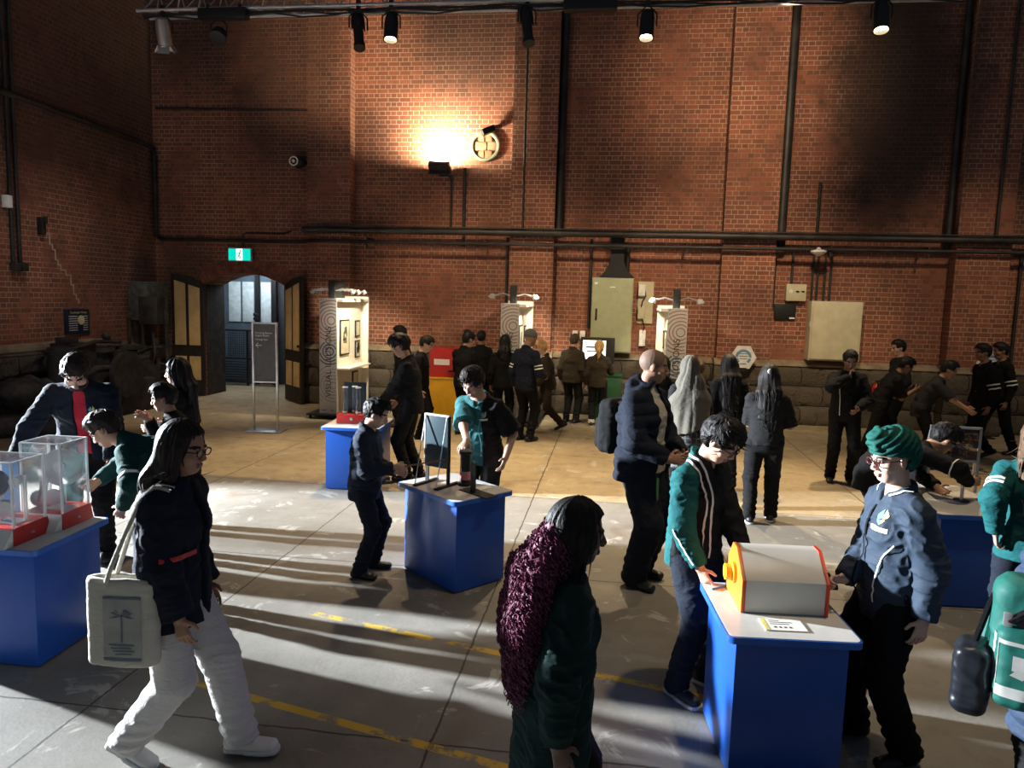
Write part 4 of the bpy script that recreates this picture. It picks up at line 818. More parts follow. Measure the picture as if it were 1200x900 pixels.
# ================================================================== PEOPLE: a signed-distance modeller, one skeleton per person
A3 = lambda *v: np.array(v, dtype=np.float64)
def unit(v): v = np.asarray(v, float); return v / (np.linalg.norm(v) + 1e-9)
class Vol:
    def __init__(s, lo, hi, h):
        s.h = h; s.o = np.array(lo, float); s.n = np.ceil((np.array(hi, float) - s.o) / h).astype(int) + 1
        s.D = np.full(tuple(s.n), 1.0, np.float32)
    def _sub(s, lo, hi):
        a = np.maximum(np.floor((np.array(lo) - s.o) / s.h).astype(int), 0); b = np.minimum(np.ceil((np.array(hi) - s.o) / s.h).astype(int) + 1, s.n)
        if np.any(b <= a): return None
        ax = [(s.o[i] + s.h * np.arange(a[i], b[i])).astype(np.float32) for i in range(3)]
        return tuple(slice(a[i], b[i]) for i in range(3)), ax[0][:, None, None], ax[1][None, :, None], ax[2][None, None, :]
    def add(s, prim, k=0.02):
        fn, lo, hi = prim; q = s._sub(lo - k - 3 * s.h, hi + k + 3 * s.h)
        if q is None: return
        sl, X, Y, Zz = q; d = fn(X, Y, Zz); cur = s.D[sl]
        if k > 0:
            hh = np.maximum(k - np.abs(d - cur), 0) / k; s.D[sl] = np.minimum(d, cur) - hh * hh * k * 0.25
        else: s.D[sl] = np.minimum(d, cur)
    def sub(s, prim, k=0.0):
        fn, lo, hi = prim; q = s._sub(lo - k - 3 * s.h, hi + k + 3 * s.h)
        if q is None: return
        sl, X, Y, Zz = q; d = -fn(X, Y, Zz); cur = s.D[sl]
        if k > 0:
            hh = np.maximum(k - np.abs(d - cur), 0) / k; s.D[sl] = np.maximum(d, cur) + hh * hh * k * 0.25
        else: s.D[sl] = np.maximum(d, cur)
    def cut(s, p, n, r=None):   # remove the side n points to (only within r of p)
        p = np.array(p, float); n = unit(n); r = r or 9
        q = s._sub(p - r, p + r)
        if q is None: return
        sl, X, Y, Zz = q; d = (X - p[0]) * n[0] + (Y - p[1]) * n[1] + (Zz - p[2]) * n[2]
        if r < 9: d = np.where((X - p[0]) ** 2 + (Y - p[1]) ** 2 + (Zz - p[2]) ** 2 < r * r, d, -1)
        s.D[sl] = np.maximum(s.D[sl], d.astype(np.float32))
    def mesh(s):
        D = s.D; S = D < 0; nx, ny, nz = D.shape
        cnt = np.zeros((nx - 1, ny - 1, nz - 1), np.int8); cs = [(i, j, k) for i in (0, 1) for j in (0, 1) for k in (0, 1)]
        for i, j, k in cs: cnt += S[i:nx - 1 + i, j:ny - 1 + j, k:nz - 1 + k]
        act = (cnt > 0) & (cnt < 8); C = np.argwhere(act); idx = np.full(act.shape, -1, np.int32); idx[act] = np.arange(len(C))
        V = {c: D[C[:, 0] + c[0], C[:, 1] + c[1], C[:, 2] + c[2]] for c in cs}; acc = np.zeros((len(C), 3)); ct = np.zeros(len(C))
        for a in cs:
            for ax in range(3):
                if a[ax]: continue
                b = list(a); b[ax] = 1; b = tuple(b); m = (V[a] < 0) != (V[b] < 0); t = V[a] / np.where(m, V[a] - V[b], 1)
                p = np.repeat(np.array(a, float)[None], len(C), 0); p[:, ax] = t; acc[m] += p[m]; ct += m
        P = s.o + s.h * (C + acc / ct[:, None]); F = []
        for ax in range(3):
            sl0 = [slice(1, -1)] * 3; sl0[ax] = slice(0, -1); sl1 = [slice(1, -1)] * 3; sl1[ax] = slice(1, None)
            e = S[tuple(sl0)] != S[tuple(sl1)]; E = np.argwhere(e); off = np.array([1, 1, 1]); off[ax] = 0; E = E + off
            u, v = [(1, 2), (2, 0), (0, 1)][ax]; du = np.zeros(3, int); du[u] = 1; dv = np.zeros(3, int); dv[v] = 1
            q = np.stack([idx[tuple((E - du - dv).T)], idx[tuple((E - dv).T)], idx[tuple(E.T)], idx[tuple((E - du).T)]], 1)
            ins = S[tuple(E.T)]; q[~ins] = q[~ins][:, ::-1]; F.append(q)
        return P, np.concatenate(F)
def ec(A, B, u, wa, da, wb, db):   # elliptical tapered capsule from A to B, u the width axis
    A = np.array(A, float); B = np.array(B, float); d = B - A; L2 = max(float(d @ d), 1e-8); ax = d / math.sqrt(L2)
    u = np.array(u, float); u = u - ax * (u @ ax)
    if np.linalg.norm(u) < 1e-3: u = np.cross(ax, (0.3, 0.9, 0.1))
    u = unit(u); v = np.cross(ax, u)
    def fn(X, Y, Zz):
        px, py, pz = X - A[0], Y - A[1], Zz - A[2]
        t = np.clip((px * d[0] + py * d[1] + pz * d[2]) / L2, 0, 1); px = px - t * d[0]; py = py - t * d[1]; pz = pz - t * d[2]
        a = px * u[0] + py * u[1] + pz * u[2]; b = px * v[0] + py * v[1] + pz * v[2]; c = px * ax[0] + py * ax[1] + pz * ax[2]
        w = wa + (wb - wa) * t; dd = da + (db - da) * t; m = np.minimum(w, dd)
        return ((np.sqrt((a / w) ** 2 + (b / dd) ** 2 + (c / m) ** 2) - 1) * m).astype(np.float32)
    r = max(wa, da, wb, db); return fn, np.minimum(A, B) - r, np.maximum(A, B) + r
def rc(A, B, ra, rb):
    A = np.array(A, float); B = np.array(B, float); d = B - A; L2 = max(float(d @ d), 1e-8)
    def fn(X, Y, Zz):
        px, py, pz = X - A[0], Y - A[1], Zz - A[2]
        t = np.clip((px * d[0] + py * d[1] + pz * d[2]) / L2, 0, 1)
        return (np.sqrt((px - t * d[0]) ** 2 + (py - t * d[1]) ** 2 + (pz - t * d[2]) ** 2) - (ra + (rb - ra) * t)).astype(np.float32)
    r = max(ra, rb); return fn, np.minimum(A, B) - r, np.maximum(A, B) + r
def el(c, r, R=None):
    c = np.array(c, float); r = np.array(r, float); R = np.eye(3) if R is None else R; m = r.min()
    def fn(X, Y, Zz):
        px, py, pz = X - c[0], Y - c[1], Zz - c[2]
        q = [(px * R[0, i] + py * R[1, i] + pz * R[2, i]) / r[i] for i in range(3)]; k = np.sqrt(q[0] ** 2 + q[1] ** 2 + q[2] ** 2); g = np.sqrt((q[0] / r[0]) ** 2 + (q[1] / r[1]) ** 2 + (q[2] / r[2]) ** 2) + 1e-6
        return (k * (k - 1) / g).astype(np.float32)
    return fn, c - r.max(), c + r.max()
def bx(c, hs, R=None, rd=0.01):
    c = np.array(c, float); hs = np.array(hs, float); R = np.eye(3) if R is None else R
    def fn(X, Y, Zz):
        px, py, pz = X - c[0], Y - c[1], Zz - c[2]; q = [np.abs(px * R[0, i] + py * R[1, i] + pz * R[2, i]) - (hs[i] - rd) for i in range(3)]
        return (np.sqrt(sum(np.maximum(a, 0) ** 2 for a in q)) + np.minimum(np.maximum(q[0], np.maximum(q[1], q[2])), 0) - rd).astype(np.float32)
    r = np.linalg.norm(hs); return fn, c - r, c + r
def capped(prim, p, n):
    fn, lo, hi = prim; p = np.array(p, float); n = unit(n)
    return (lambda X, Y, Zz: np.maximum(fn(X, Y, Zz), (X - p[0]) * n[0] + (Y - p[1]) * n[1] + (Zz - p[2]) * n[2]).astype(np.float32)), lo, hi
def bmesh_obj(name, P, F, mats, parent, slot=None, disp=None):
    me = bpy.data.meshes.new(name); n, f = len(P), len(F)
    me.vertices.add(n); me.loops.add(4 * f); me.polygons.add(f)
    me.vertices.foreach_set('co', P.astype(np.float32).ravel()); me.loops.foreach_set('vertex_index', F.astype(np.int32).ravel())
    me.polygons.foreach_set('loop_start', np.arange(0, 4 * f, 4, dtype=np.int32)); me.update(calc_edges=True)
    if disp is not None and n:
        N = np.zeros(3 * n, np.float32); me.vertex_normals.foreach_get('vector', N); N = N.reshape(-1, 3); P = P + N * disp(P)[:, None]
        me.vertices.foreach_set('co', P.astype(np.float32).ravel()); me.update()
    for m in (mats if isinstance(mats, (list, tuple)) else [mats]): me.materials.append(m)
    if slot is not None and f: me.polygons.foreach_set('material_index', slot(P[F].mean(1)).astype(np.int32))
    me.polygons.foreach_set('use_smooth', np.ones(f, bool)); me.validate(); me.update()
    o = bpy.data.objects.new(name, me); COL.objects.link(o); o.parent = parent; return o
def folds(amp, sc_=(9, 9, 13), seed=0, p=None):
    # cloth folds: soft swells, and sharper creases gathering at the elbows, waist and knees
    def f(P):
        a = vnoise(P * np.array(sc_) + 11.3, seed); wv = np.stack([vnoise(P * 6.0 + 5.1, seed + 2), vnoise(P * 6.0 + 9.7, seed + 3), vnoise(P * 6.0 + 1.9, seed + 4)], 1)
        b = vnoise(P * np.array((13, 13, 26)) + wv * 3.0, seed + 5); r = 1 - np.abs(2 * a - 1); r2 = (1 - np.abs(2 * b - 1)) ** 2; w = np.full(len(P), .55)
        if p is not None:
            for q in (p.E[1], p.E[-1], p.K[1], p.K[-1], p.W + p.fw * .1, p.A[1], p.A[-1], p.S[1] - A3(0, 0, .08), p.S[-1] - A3(0, 0, .08)): w += .8 * np.exp(-((P - q) ** 2).sum(1) / .014)
        return amp * .72 * (1.1 * (r - 0.55) + 1.1 * w * (r2 - .33))
    return f
def with_locks(P, F, p, n, L, r, mode, seed=1, lift=.25, ok=None):   # adds tapered locks of hair lying on a hair volume
    rg = np.random.RandomState(seed); c = P[F].mean(1); nr = np.cross(P[F[:, 2]] - P[F[:, 0]], P[F[:, 3]] - P[F[:, 1]]); nr /= np.linalg.norm(nr, axis=1)[:, None] + 1e-9
    l = ((c - p.hc) @ p.Hd) / p.k; good = np.ones(len(c), bool) if ok is None else ok(l)
    ids = rg.choice(np.where(good)[0], n); Ps = [P]; Fs = [F]; o = len(P); crown = hp(p, 0.012, -.05, .125); m = 6
    for i in ids:
        q, nn = c[i], nr[i]
        t = (q - crown) if mode == 'short' else A3(0, 0, -1) + 1.2 * (q - crown)
        if mode == 'short': t = unit(t) + .35 * p.Hd[:, 1] * (1 if (q - p.hc) @ p.Hd[:, 1] > 0 else 0)
        t = t + rg.normal(0, .22 if mode == 'short' else .07, 3) * np.linalg.norm(t); t = unit(t - nn * (t @ nn)); b = np.cross(nn, t); LL = L * rg.uniform(.6, 1.2); lf = lift * rg.uniform(.3, 1.3); sw = rg.normal(0, .25)
        us = np.linspace(0, 1, m); vs = []
        for u in us:
            ctr = q - nn * .003 + t * LL * u + nn * LL * lf * (u - .85 * u * u) + b * LL * sw * u * u * .5 - nn * (LL * LL * u * u / .2) + A3(0, 0, -1) * (0 if mode == 'short' else .25 * LL * u * u); rr = r * (1 - .85 * u ** 1.5) * min(1, .5 + 2 * u)
            vs += [ctr + b * rr, ctr + nn * rr * .7, ctr - b * rr, ctr - nn * rr * .7]
        Ps.append(np.array(vs)); k = np.arange(m - 1)[:, None] * 4
        for j in range(4): Fs.append(np.concatenate([o + k + j, o + k + (j + 1) % 4, o + k + 4 + (j + 1) % 4, o + k + 4 + j], 1))
        o += 4 * m
    return np.concatenate(Ps), np.concatenate(Fs)
def Rz(a): a = RAD(a); return np.array([[math.cos(a), -math.sin(a), 0], [math.sin(a), math.cos(a), 0], [0, 0, 1]])
def Rx(a): a = RAD(a); return np.array([[1, 0, 0], [0, math.cos(a), -math.sin(a)], [0, math.sin(a), math.cos(a)]])
def Ry(a): a = RAD(a); return np.array([[math.cos(a), 0, math.sin(a)], [0, 1, 0], [-math.sin(a), 0, math.cos(a)]])
def ik(S, T, l1, l2, hint):
    d = T - S; L = np.linalg.norm(d)
    if L > l1 + l2 - 0.004: T = S + d / L * (l1 + l2 - 0.004); d = T - S; L = l1 + l2 - 0.004
    L = max(L, abs(l1 - l2) + 0.02); ax = d / np.linalg.norm(d); a = (l1 * l1 - l2 * l2 + L * L) / (2 * L); h = math.sqrt(max(l1 * l1 - a * a, 0))
    hv = np.array(hint, float); hv = hv - ax * (hv @ ax); return S + ax * a + unit(hv) * h, T
class Person: pass
def make_pose(x, y, face, H, lean=0, curl=0, side=0, twist=0, hip=(0, 0, 0), nod=8, turn=0, tilt=0, fL=None, fR=None, toeL=8, toeR=-8, hL='down', hR='down', eL=(-0.35, -1, -0.2), eR=(0.35, -1, -0.2),
              palmL=None, palmR=None, curlL=35, curlR=35, fat=1.0, heelL=0, heelR=0, dirL=None, dirR=None, kneeL=(-0.1, 1, 0), kneeR=(0.1, 1, 0), shw=1.0):
    p = Person(); s = p.s = H / 1.72; p.fat = fat; p.H = H; p.x, p.y, p.face = x, y, face
    Wd = Rz(face - 90).T
    def loc(v):   # world point to the person's own frame
        return Wd @ (A3(*v[1:]) - A3(x, y, 0))
    P = A3(hip[0], hip[1], 0.925 * s + hip[2])
    def dirv(a): return unit(A3(math.sin(RAD(side)), math.sin(RAD(a)), math.cos(RAD(a))))
    p.P = P; p.W = P + 0.14 * s * dirv(lean * 0.6); p.C = p.W + 0.17 * s * dirv(lean); p.N = p.C + 0.19 * s * dirv(lean + curl); p.up = dirv(lean + curl); p.mid = dirv(lean)
    p.ux = Rz(twist) @ A3(1, 0, 0); p.ux = unit(p.ux - p.up * (p.ux @ p.up)); p.fw = np.cross(p.up, p.ux)
    p.Hd = Rz(face * 0 + turn) @ Rx(-nod) @ Ry(tilt)
    nd = unit(p.up * 0.6 + p.Hd[:, 2] * 0.4 + p.Hd[:, 1] * 0.15); k = p.k = 1.04 * s ** 0.6
    p.HB = p.N + nd * 0.075 * s; p.hc = p.HB + p.Hd[:, 2] * 0.098 * k + p.Hd[:, 1] * 0.022 * k
    sh = p.N - p.up * 0.080 * s
    p.S = {1: sh + p.ux * 0.162 * s * shw, -1: sh - p.ux * 0.162 * s * shw}; p.E = {}; p.Wr = {}; p.hd = {}; p.pn = {}; p.cu = {1: curlR, -1: curlL}
    for sd, hh, ee, pm, dr in ((1, hR, eR, palmR, dirR), (-1, hL, eL, palmL, dirL)):
        if isinstance(hh, str): T = p.S[sd] + A3(0.075 * sd * s, 0.03 * s + 0.12 * math.sin(RAD(lean * 0.3)), -0.515 * s)
        elif hh[0] == 'w': T = loc(hh)
        else: T = A3(*hh)
        p.E[sd], p.Wr[sd] = ik(p.S[sd], T, 0.285 * s, 0.25 * s, ee); fd = unit(p.Wr[sd] - p.E[sd])
        p.hd[sd] = unit(fd * 0.8 + A3(0, 0.12, -0.1)) if dr is None else unit(dr)
        pn = A3(-sd, 0.1, 0) if pm is None else A3(*pm); pn = pn - p.hd[sd] * (pn @ p.hd[sd]); p.pn[sd] = unit(pn)
    p.J = {}; p.K = {}; p.A = {}; p.toe = {}; p.heel = {1: heelR, -1: heelL}
    for sd, ff, tt, kk in ((1, fR, toeR, kneeR), (-1, fL, toeL, kneeL)):
        if ff is None: ff = (0.10 * sd * s, 0.0, 0)
        if ff[0] == 'w': q = loc((*ff[:3], ff[3] if len(ff) > 3 else 0)); ff = (q[0], q[1], q[2])
        z = ff[2] if len(ff) > 2 else 0
        p.J[sd] = P + A3(0.092 * sd * s, 0, -0.035 * s); p.K[sd], p.A[sd] = ik(p.J[sd], A3(ff[0], ff[1], 0.085 * s + z + math.sin(RAD({1: heelR, -1: heelL}[sd])) * 0.13 * s), 0.425 * s, 0.42 * s, kk); p.toe[sd] = Rz(tt) @ A3(0, 1, 0)
    allp = [p.P, p.N, p.hc] + [d[i] for d in (p.S, p.E, p.Wr, p.J, p.K, p.A) for i in (1, -1)]
    p.lo = np.min(allp, 0) - 0.33; p.hi = np.max(allp, 0) + 0.30; p.lo[2] = min(p.lo[2], -0.03); return p
def hp(p, x, y, z): return p.hc + p.Hd @ (A3(x, y, z) * p.k)
SK = {'light': (0.55, 0.33, 0.235), 'fair': (0.62, 0.40, 0.30), 'tan': (0.40, 0.215, 0.135), 'brown': (0.24, 0.12, 0.07), 'dark': (0.12, 0.062, 0.04)}
def body_mesh(p, root, tone, h, female=False, brow=(0.02, 0.013, 0.01)):
    s, k = p.s, p.k; V = Vol(p.lo, p.hi, h); f = p.fat; ux = p.ux; R = p.Hd
    # trunk
    V.add(ec(p.P - A3(0, 0, .05 * s), p.P + A3(0, 0, .03 * s), (1, 0, 0), .155 * s * f, .11 * s * f, .15 * s * f, .11 * s * f), .03)
    V.add(ec(p.P, p.W, (1, 0, 0), .145 * s * f, .105 * s * f, .125 * s * f, .095 * s * f), .03); V.add(ec(p.W, p.C, ux, .125 * s * f, .095 * s * f, .145 * s * f, .105 * s * f), .03)
    V.add(ec(p.C, p.N - p.up * .04 * s, ux, .15 * s * f, .105 * s * f, .11 * s, .075 * s), .04)
    V.add(rc(p.N - p.up * .05 * s, p.HB + R[:, 2] * .02 * k, .062 * s, .052 * s), .03)
    for sd in (1, -1):
        V.add(rc(p.N - p.up * .055 * s + ux * .045 * s * sd, p.S[sd] - ux * .012 * s * sd, .042 * s, .052 * s), .05); V.add(rc(p.S[sd], p.E[sd], .052 * s, .040 * s), .02); V.add(rc(p.E[sd], p.Wr[sd], .041 * s, .027 * s), .015)
        V.add(rc(p.J[sd], p.K[sd], .08 * s, .055 * s), .03); V.add(rc(p.K[sd], p.A[sd], .053 * s, .036 * s), .02); ph = RAD(p.heel[sd]); t2 = unit(p.toe[sd] * math.cos(ph) - A3(0, 0, math.sin(ph))); u2 = unit(p.toe[sd] * math.sin(ph) + A3(0, 0, math.cos(ph))); V.add(ec(p.A[sd] - t2 * .035 * s - u2 * .045 * s, p.A[sd] + t2 * .12 * s - u2 * .053 * s, np.cross(p.toe[sd], (0, 0, 1)), .032 * s, .028 * s, .036 * s, .022 * s), .02)
        # hand: palm, four unequal fingers of three bones, thumb from the side of the palm
        w, d, pn = p.Wr[sd], p.hd[sd], p.pn[sd]; ac = np.cross(d, pn) * sd; hk = max(s, .9); fr = max(.0088 * hk, h * 1.0)
        V.add(ec(w - d * .01, w + d * .078 * hk, ac, .026 * hk, .018 * hk, .040 * hk, max(.014 * hk, h)), .012)
        for i, (o, L) in enumerate(((.030, .070), (.010, .078), (-.011, .072), (-.030, .056))):
            b = w + d * (.082 - .004 * abs(i - 1.3)) * hk + ac * o * hk; a = RAD(p.cu[sd] * (.75 + .12 * i)); dd = d
            for j, fr_ in enumerate((.45, .31, .24)):
                ang = a * (j + .6); dd = unit(d * math.cos(ang) + pn * math.sin(ang) + ac * o * 1.5); e = b + dd * L * fr_ * hk; V.add(rc(b, e, fr * (1 - .1 * j), fr * (.94 - .1 * j)), .003); b = e
        b = w + d * .022 * hk + ac * .030 * hk; td = unit(ac * .75 + d * .6 + pn * .35); e = b + td * .035 * hk; V.add(rc(b, e, fr * 1.25, fr * 1.1), .008); V.add(rc(e, e + unit(td * .5 + d * .7 + pn * .25) * .03 * hk, fr * 1.1, fr * .9), .003)
    # head with a face
    H_ = lambda x, y, z: hp(p, x, y, z)
    V.add(el(H_(0, -.008, .025), A3(.074, .094, .088) * k, R), .01); V.add(el(H_(0, .022, -.035), A3(.060, .066, .075) * k, R), .03); V.add(ec(H_(-.02, .052, -.088), H_(.02, .052, -.088), R[:, 0], .022 * k, .02 * k, .022 * k, .02 * k), .03)
    for sd in (1, -1):
        V.sub(el(H_(.031 * sd, .094, .002), A3(.021, .014, .013) * k, R), .012); V.add(el(H_(.031 * sd, .076, .002), A3(.0125, .0125, .0125) * k, R), .002)
        V.add(rc(H_(.016 * sd, .090, .020), H_(.046 * sd, .080, .021), .007 * k, .006 * k), .01); V.add(el(H_(.046 * sd, .058, -.028), A3(.020, .02, .02) * k, R), .02)
        V.add(el(H_(.075 * sd, -.006, -.004), A3(.009, .020, .031) * k, R @ Rz(-22 * sd)), .006); V.add(el(H_(.013 * sd, .098, -.036), A3(.009, .010, .008) * k, R), .006)
    V.add(rc(H_(0, .088, .012), H_(0, .108, -.028), .0075 * k, .0105 * k), .012)
    V.add(ec(H_(-.015, .086, -.060), H_(.015, .086, -.060), R[:, 2], .007 * k, .009 * k, .007 * k, .009 * k), .006); V.add(ec(H_(-.011, .085, -.071), H_(.011, .085, -.071), R[:, 2], .007 * k, .009 * k, .007 * k, .009 * k), .006)
    Pm, Fm = V.mesh()
    lips = {'light': (0.42, .16, .13), 'fair': (.5, .2, .17), 'tan': (.28, .10, .075), 'brown': (.17, .06, .045), 'dark': (.09, .035, .028)}[tone]
    mats = [skin('skin_' + tone, SK[tone]), plain('lips_' + tone, lips, .45), plain('eye_white', (.65, .62, .58), .3), plain('eye_dark', (.012, .008, .006), .2), plain('eyebrow_%d' % int(1000 * brow[0]), brow, .7)]
    def slot(C):
        q = ((C - p.hc) @ R) / k; x, y, z = q.T; a = np.abs(x); o = np.zeros(len(C)); fr = y > .055
        o[fr & (a < .024) & (z < -.055) & (z > -.077) & (y > .084)] = 1
        e = fr & (np.hypot((a - .031) / .0115, (z - .002) / .0055) < 1) & (y > .07); o[e] = 2; o[e & (np.hypot(a - .031, z - .002) < .0062)] = 3
        o[fr & (a > .014) & (a < .052) & (np.abs(z - .0215 - .004 * np.sin((a - .014) * 80)) < .0055)] = 4; return o
    return bmesh_obj('body', Pm, Fm, mats, root, slot)
def trunk(V, p, add, hem, w=1.0, flare=0.0, k=.04, neck=True, d=1.0):   # garment trunk from the hem (metres below pelvis centre) up to the neck
    s, f, ux = p.s, p.fat, p.ux
    lo = p.P - A3(0, 0, max(hem, .02)) + A3(0, -.01 * (hem > .1), 0)
    V.add(ec(lo, p.P, (1, 0, 0), .158 * s * f * w + add + flare, .115 * s * f * d + add + flare * .7, .153 * s * f * w + add, .112 * s * f * d + add), k)
    V.add(ec(p.P, p.W, (1, 0, 0), .15 * s * f * w + add, .112 * s * f * d + add, .135 * s * f * w + add, .10 * s * f * d + add), k)
    V.add(ec(p.W, p.C, ux, .135 * s * f * w + add, .10 * s * f * d + add, .152 * s * f * w + add, .11 * s * f * d + add), k)
    V.add(ec(p.C, p.N - p.up * .05 * s, ux, .155 * s * f * w + add, .11 * s * f * d + add, .105 * s + add * .6, .075 * s + add * .6), k)
    V.add(rc(p.N - p.up * .05 * s, p.N + p.up * .005 * s, .08 * s + add * .3, .068 * s), .03)
    for sd in (1, -1): V.add(rc(p.N - p.up * .055 * s + ux * .045 * s * sd, p.S[sd] - ux * .012 * s * sd, .050 * s + add * .4, .055 * s + add * .5), .05)
def sleeves(V, p, add, length=1.0, cuff=.036, sides=(1, -1), k=.02, wide=0.0):
    s = p.s
    for sd in sides:
        S, E, W = p.S[sd], p.E[sd], p.Wr[sd]
        if length <= .55:
            B = S + (E - S) * min(1, length * 2); V.add(capped(rc(S, B, .058 * s + add * .55, .050 * s + add + wide), B, B - S), k)
        else:
            V.add(rc(S, E, .058 * s + add * .55, .047 * s + add * .9), k); V.add(capped(rc(E, W, .047 * s + add * .9, cuff * s + add * .5), W - unit(W - E) * .008, W - E), k)
def garment(name, p, root, mats, build, h, amp=.006, sc_=(9, 9, 13), slot=None, seed=0, extra=None):
    V = Vol(p.lo, p.hi, h); build(V); P, F = V.mesh(); fo = folds(amp, sc_, seed, p)
    return bmesh_obj(name, P, F, mats, root, slot, (lambda q: fo(q) + (extra(q) if extra else 0)))
def top(p, root, name, mats, h, add=.018, hem=.10, sleeve=1.0, w=1.0, flare=0.0, collar=None, amp=.011, slot=None, puff=0.0, hood=False, opened=0.0, cuff=.036, wide=0.0, seed=0, d=1.0, vneck=False):
    s = p.s
    def build(V):
        trunk(V, p, add, hem, w, flare, d=d); sleeves(V, p, add, sleeve, cuff, wide=wide)
        if hood:
            V.add(ec(p.N - p.fw * .075 * s - p.ux * .07 * s, p.N - p.fw * .075 * s + p.ux * .07 * s, p.up, .07 * s, .05 * s, .07 * s, .05 * s), .03); V.add(rc(p.N - p.fw * .06 * s + p.up * .03 * s, p.N + p.fw * .03 * s + p.up * .0 * s, .075 * s, .075 * s), .02)
        if collar: V.add(ec(p.N - p.up * .03 * s - p.fw * .005, p.N + p.up * collar * s - p.fw * .01 * s, p.ux, .078 * s, .074 * s, .070 * s, .068 * s), .012); V.cut(p.N + p.up * collar * s + p.fw * .0, p.up * .8 + p.fw * .35, .14 * s)
        V.sub(rc(p.N - p.up * .02 * s + p.fw * .004, p.N + p.up * .16 * s + p.fw * .012, .056 * s, .062 * s), .004)
        if vneck or collar: V.sub(ec(p.N + p.fw * .085 * s - p.up * .05 * s, p.N + p.fw * .075 * s + p.up * .12 * s, p.ux, .010 * s, .03 * s, .045 * s, .04 * s), .004)
        lo = p.P - A3(0, 0, hem); V.cut(lo, (0, 0, -1), .34 * s)
        if opened:
            a = p.P + A3(0, .20 * s, -hem); b = p.N + p.fw * .14 * s; V.sub(ec(a, b, (1, 0, 0), opened * s, .16 * s, opened * .8 * s, .13 * s), .01)
    ext = None
    if puff:
        def ext(q):
            hgt = (q - p.P) @ p.mid; return puff * (np.abs(np.sin(hgt * math.pi / (.085 * s))) - .5)
    return garment(name, p, root, mats, build, h, amp, (9, 9, 13), slot, seed, ext)
def trousers(p, root, mat_, h, loose=0.0, name='trousers', amp=.012, hemz=.045, seed=1, slot=None):
    s, f = p.s, p.fat
    def build(V):
        V.add(ec(p.P - A3(0, 0, .04 * s), p.P + A3(0, 0, .10 * s), (1, 0, 0), .162 * s * f, .122 * s * f, .145 * s * f, .108 * s * f), .03)
        for sd in (1, -1):
            J, K, A = p.J[sd], p.K[sd], p.A[sd]; V.add(rc(J, K, (.094 * s + loose * .5) * min(f, 1.12), .066 * s + loose), .03); V.add(capped(rc(K, A - A3(0, 0, hemz * s * .3), .065 * s + loose, .052 * s + loose), A + unit(A - K) * hemz * s, A - K), .02)
    def ext(q):
        z = q[:, 2]; return .006 * np.exp(-((z - .17 * s) / (.10 * s)) ** 2) * np.sin(z / s * 95 + 6 * q[:, 0] / s)
    return garment(name, p, root, mat_, build, h, amp, (8, 8, 7), slot, seed, ext)
def shoes(p, root, mat_, h, sole=None, lace=None):
    s = p.s
    for sd in (1, -1):
        A = p.A[sd]; t = p.toe[sd]; n = np.cross(t, (0, 0, 1)); V = Vol(A - .25 * s, A + .25 * s, h); g = A3(A[0], A[1], A[2] - .085 * s); pt = RAD(p.heel[sd]); t2 = unit(t * math.cos(pt) - A3(0, 0, math.sin(pt))); u2 = np.cross(n, t2); u2 = u2 if u2[2] > 0 else -u2
        base = A - u2 * .085 * s
        V.add(ec(base - t2 * .055 * s + u2 * .042 * s, base + t2 * .155 * s + u2 * .032 * s, n, .037 * s, .040 * s, .043 * s, .030 * s), .01); V.add(ec(base + t2 * .03 * s + u2 * .04 * s, base + t2 * .12 * s + u2 * .03 * s, n, .045 * s, .034 * s, .045 * s, .03 * s), .01); V.add(rc(base - t2 * .03 * s + u2 * .05 * s, A + (p.K[sd] - A) * .05, .040 * s, .044 * s), .02)
        V.cut(base + u2 * .008 * s, -u2); V.cut(A + unit(p.K[sd] - A) * .035 * s, p.K[sd] - A)
        P, F = V.mesh(); sh = bmesh_obj('shoe', P, F, mat_, root)
        if sole is not None:
            V = Vol(A - .25 * s, A + .25 * s, h)
            V.add(ec(base - t2 * .062 * s + u2 * .008 * s, base + t2 * .165 * s + u2 * .008 * s, n, .040 * s, .03 * s, .048 * s, .03 * s), .0); V.add(ec(base + t2 * .05 * s + u2 * .01 * s, base + t2 * .13 * s + u2 * .01 * s, n, .05 * s, .03 * s, .05 * s, .03 * s), .02); V.cut(base + u2 * .022 * s, u2); V.cut(base, -u2); P, F = V.mesh(); bmesh_obj('sole', P, F, sole, sh)
        if lace is not None:
            q = MB()
            for i in range(4):
                c = base + t2 * (.035 + .022 * i) * s + u2 * (.082 - .009 * i) * s; q.tube([c - n * .022 * s, c + u2 * .006 * s, c + n * .022 * s], .004, 5)
            put('lace', q, lace, sh)
